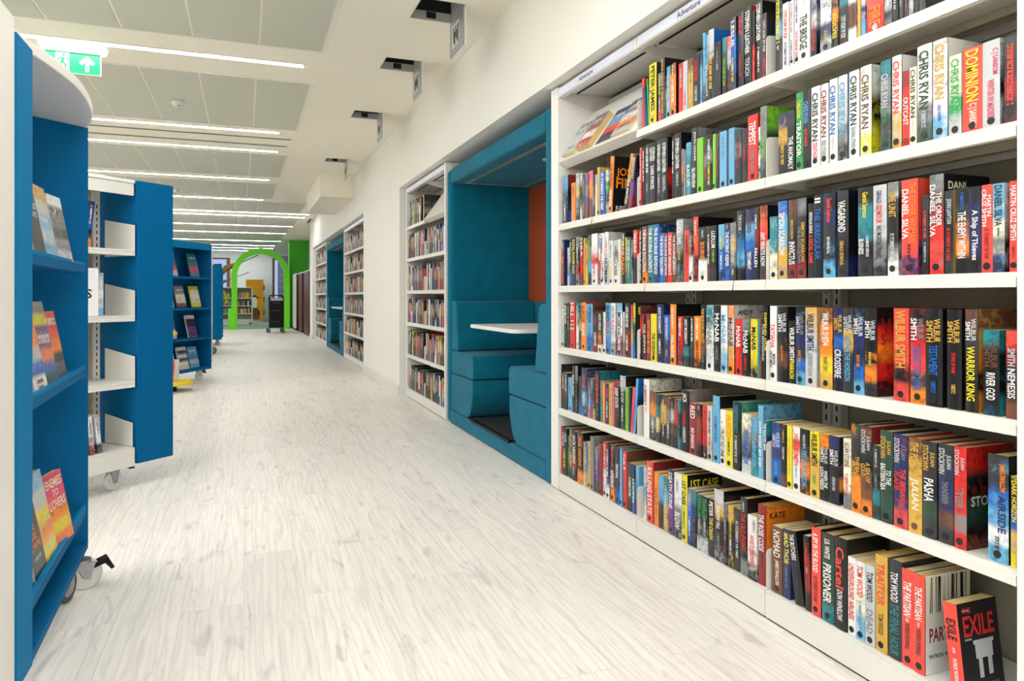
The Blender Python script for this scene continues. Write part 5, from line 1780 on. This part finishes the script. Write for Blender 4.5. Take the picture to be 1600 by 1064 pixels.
sp.build('spotlights', STEEL, t)
MB().box(-R - .09, -R + .12, -.02, dp + .02, 0, .62).build('foot_board', GREEN, t, bevel=.01)

# green column
o = box('column', GREEN2, 1.29, 1.86, 22.75, 23.3, 0, ZC)
struct(o, 'green painted square column beside the arch')

# maroon gondolas at right
ml = ['maroon shelving end nearest the corridor wall', 'maroon shelving end, middle of three', 'maroon and grey shelving end, farthest of three near the green column']
for k, (x, y, ln_) in enumerate([(1.475, 17.95, 1.6), (1.44, 19.75, 1.2), (1.37, 21.1, 1.4)]):
    t = thing('shelving_unit', ml[k], 'shelving unit', (x, y, 0), 0, 'maroon shelving units')
    MB().box(0, 2.0, .02, ln_ - .02, 0, .05).build('foot', BLK, t)
    MB().box(0, .02, 0, ln_, .05, 1.60).build('end_panel', MAROON if k < 2 else WHITE2, t, bevel=.002)
    MB().box(.02, 2.0, 0, .02, .05, 1.60).build('front_panel', MAROON, t)
    MB().box(.02, 2.0, ln_ - .02, ln_, .05, 1.60).build('rear_panel', MAROON, t)
    MB().box(-.012, 2.0, -.01, ln_ + .01, 1.601, 1.63).build('top', WHITE2, t)
    for z in (.15, .5, .85, 1.2):
        MB().box(.02, 2.0, .02, ln_ - .02, z - .02, z).build('shelf', WHITE, t)
# black book trolley
t = thing('book_trolley', 'black book trolley on grey wheels standing under the green arch', 'trolley', (.80, 20.1, 0))
MB().box(-.19, .19, -.25, .25, .14, .86).build('body', BLK, t, bevel=.01)
hd = MB()
for y in (-.22, .22):
    hd.tube([(-.175, y, .80), (-.175, y, .95), (-.165, y, .985), (-.13, y, 1.0), (.13, y, 1.0), (.165, y, .985), (.175, y, .95), (.175, y, .80)], .014)
hd.build('handle', BLK, t)
MB().box(-.16, .16, -.2, .2, .861, .93).build('paper_tray', mat('tray_paper', 'c9ccd0', .5), t)
dts = MB()
for z in (.80, .60, .3):
    for x in (-.06, 0, .06):
        dts.cyl((x, -.2515, z), .009, .002, axis='y', n=10)
dts.build('rivets', STEEL, t)
for x in (-.20, .16):
    for y in (-.2, .2):
        castor(t, x, y, .14, r=.055, rz=math.radians(25), wheel=RUB)

# white mobile bookcase seen through the arch
t = thing('bookcase', 'white mobile bookcase with three shelves of books seen through the arch', 'bookcase', (-.86, 25.5, 0))
W_ = 1.12
for x in (0, W_ - .04):
    MB().box(x, x + .04, 0, .3, .12, 1.27).build('side_frame', WHITE, t)
MB().box(.04, W_ - .04, .27, .29, .14, 1.27).build('back_panel', BACKP, t)
MB().box(0, W_, 0, .3, 1.25, 1.28).build('top', WHITE, t)
for z in (.40, .66, .92):
    MB().box(.04, W_ - .04, .0, .27, z - .03, z).build('shelf', WHITE, t)
MB().box(0, W_, -.01, .3, .10, .2).build('plinth', WHITE, t)
for x in (.08, W_ - .08):
    castor(t, x, .1, .10, r=.045, rz=.5, wheel=WHEEL)
rnd = random.Random(5)
for z in (.40, .66, .92):
    x = .05
    while x < W_ - .10:
        w_ = rnd.uniform(.018, .045)
        SM.cur = keys.index(rnd.choice('bteroyagcnkwsqv'))
        SM.box(-.86 + x, -.86 + x + w_ - .002, 25.51, 25.65, z + .001, z + rnd.uniform(.14, .2))
        x += w_

# amber shelving end with a painted bird
t = thing('shelving_unit', 'amber shelving end panel with a painted long-beaked bird, by far wall', 'shelving unit', (.05, 28.3, 0))
MB().box(0, .62, 0, .03, .06, 1.60).build('end_panel', AMBER, t, bevel=.003)
MB().box(.03, .59, .03, .7, .0, 1.58).build('shelving', WHITE2, t)
for z in (.25, .75, 1.2):
    MB().box(.59, .66, .06, .6, z, z + .2).build('shelf_books', TXT['v'], t)
bd = MB()
bd.prism(rounded([(.14, .38), (.36, .40), (.40, .80), (.34, 1.0), (.24, 1.03), (.17, .9)], .08), -.003, -.0005, fn)
bd.build('bird_body', TXT['i'], t)
bd = MB()
bd.prism(rounded([(.22, 1.0), (.34, 1.02), (.38, .95), (.54, .93), (.38, .90), (.33, .95), (.24, .93)], .01), -.006, -.0035, fn)
bd.prism(rounded([(.26, .18), (.46, .12), (.50, .35), (.42, .52), (.28, .5)], .05), -.006, -.0035, fn)
bd.build('bird_head', TXT['k'], t)
MB().prism(rounded([(.12, .12), (.50, .10), (.44, .30), (.40, .55), (.14, .52)], .05), -.009, -.0065, fn).build('bird_tail', TXT['v'], t)

# brown tree shape at left of the arch
t = thing('tree_sculpture', 'brown tree sculpture reaching its branches behind the green arch', 'tree', (-.95, 24.2, 0))
tr = MB()
tr.tube([(-.1, 0, 0), (-.05, 0, .6), (0, 0, 1.1), (.10, 0, 1.5), (.25, 0, 1.75), (.42, 0, 1.88), (.60, 0, 1.95), (.85, 0, 2.05)], .1, n=12, rs=[.22, .18, .15, .14, .12, .09, .07, .03])
tr.tube([(0, 0, 1.2), (.1, 0, 1.32), (.35, 0, 1.45), (.5, 0, 1.5)], .06, n=10, rs=[.12, .09, .05, .025])
tr.tube([(0, 0, 1.1), (-.3, 0, 1.6), (-.7, 0, 2.0)], .1, n=10, rs=[.13, .1, .04])
tr.build('trunk', BARK, t)
tw = MB()
tw.tube([(.80, 0, 2.03), (1.1, -.05, 2.17), (1.36, -.05, 2.30)], .014, n=6)
tw.tube([(.45, 0, 1.48), (.8, 0, 1.63), (1.1, 0, 1.75)], .012, n=6)
tw.build('twigs', mat('dark_twig', '4a4038', .8), t)
# small olive arch beside it
t = thing('arch', 'small olive green arch end beside the white mobile bookcase', 'arch', (-.62, 23.6, 0))
ag = MB()
ag.tube([(-.45, 0, .0), (-.45, 0, .9), (-.36, 0, 1.12), (-.18, 0, 1.2), (.0, 0, 1.12), (.10, 0, .95), (.12, 0, .75)], .05, n=12)
ag.build('arch_frame', mat('olive_paint', 'a3a63a', .5), t)


# ---------------------------------------------------------------- the smallest books go into one mesh with the distant ones
KEEP = 296
roots = [o for o in COL.objects if o.get('category') == 'book']
bpy.context.view_layer.update()


def shown(o):
    p = o.matrix_world.translation
    d = p.x * math.sin(YAW) + p.y * math.cos(YAW)
    b_ = o.bound_box
    return (max(abs(b_[4][1] - b_[0][1]), abs(b_[3][1] - b_[0][1])) + .03) * abs(b_[1][2] - b_[0][2]) / d ** 2


roots.sort(key=shown, reverse=True)
prot = [o for o in roots if 'mobile' in o['label'] or 'display' in o['label'] or 'blue' in o.get('group', '') or 'yellow' in o.get('group', '') or 'beyond' in o['label']]
rest = [o for o in roots if o not in prot]
keep_n = KEEP - len(prot)
mlist = mats_far + [PAGES]
cols1 = [(1, 1, 1, 1)] * len(SM.v)
cols2 = [(1, 1, 1, 0)] * len(SM.v)
for o in rest[keep_n:]:
    for q in [o] + list(o.children):
        me = q.data
        mw = q.matrix_world
        m_ = q.material_slots[0].material
        if m_ not in mlist:
            mlist.append(m_)
        SM.cur = mlist.index(m_)
        SM.add([mw @ v.co for v in me.vertices], [tuple(p.vertices) for p in me.polygons])
        n = len(me.vertices)
        if 'print' in me.color_attributes:
            buf = [0.0] * (4 * n)
            me.color_attributes['print'].data.foreach_get('color', buf)
            cols1 += [tuple(buf[4 * i:4 * i + 4]) for i in range(n)]
            me.color_attributes['art'].data.foreach_get('color', buf)
            cols2 += [tuple(buf[4 * i:4 * i + 4]) for i in range(n)]
        else:
            cols1 += [(1, 1, 1, 1)] * n
            cols2 += [(1, 1, 1, 0)] * n
    for q in list(o.children) + [o]:
        bpy.data.objects.remove(q)
o = SM.build('books', mlist)
for nm, cc in (('print', cols1), ('art', cols2)):
    a = o.data.color_attributes.new(nm, 'FLOAT_COLOR', 'POINT')
    a.data.foreach_set('color', [x for c in cc for x in c])
tag(o, 'many small and slim books filling the shelves, mostly in the distant bookcases', kind='stuff')
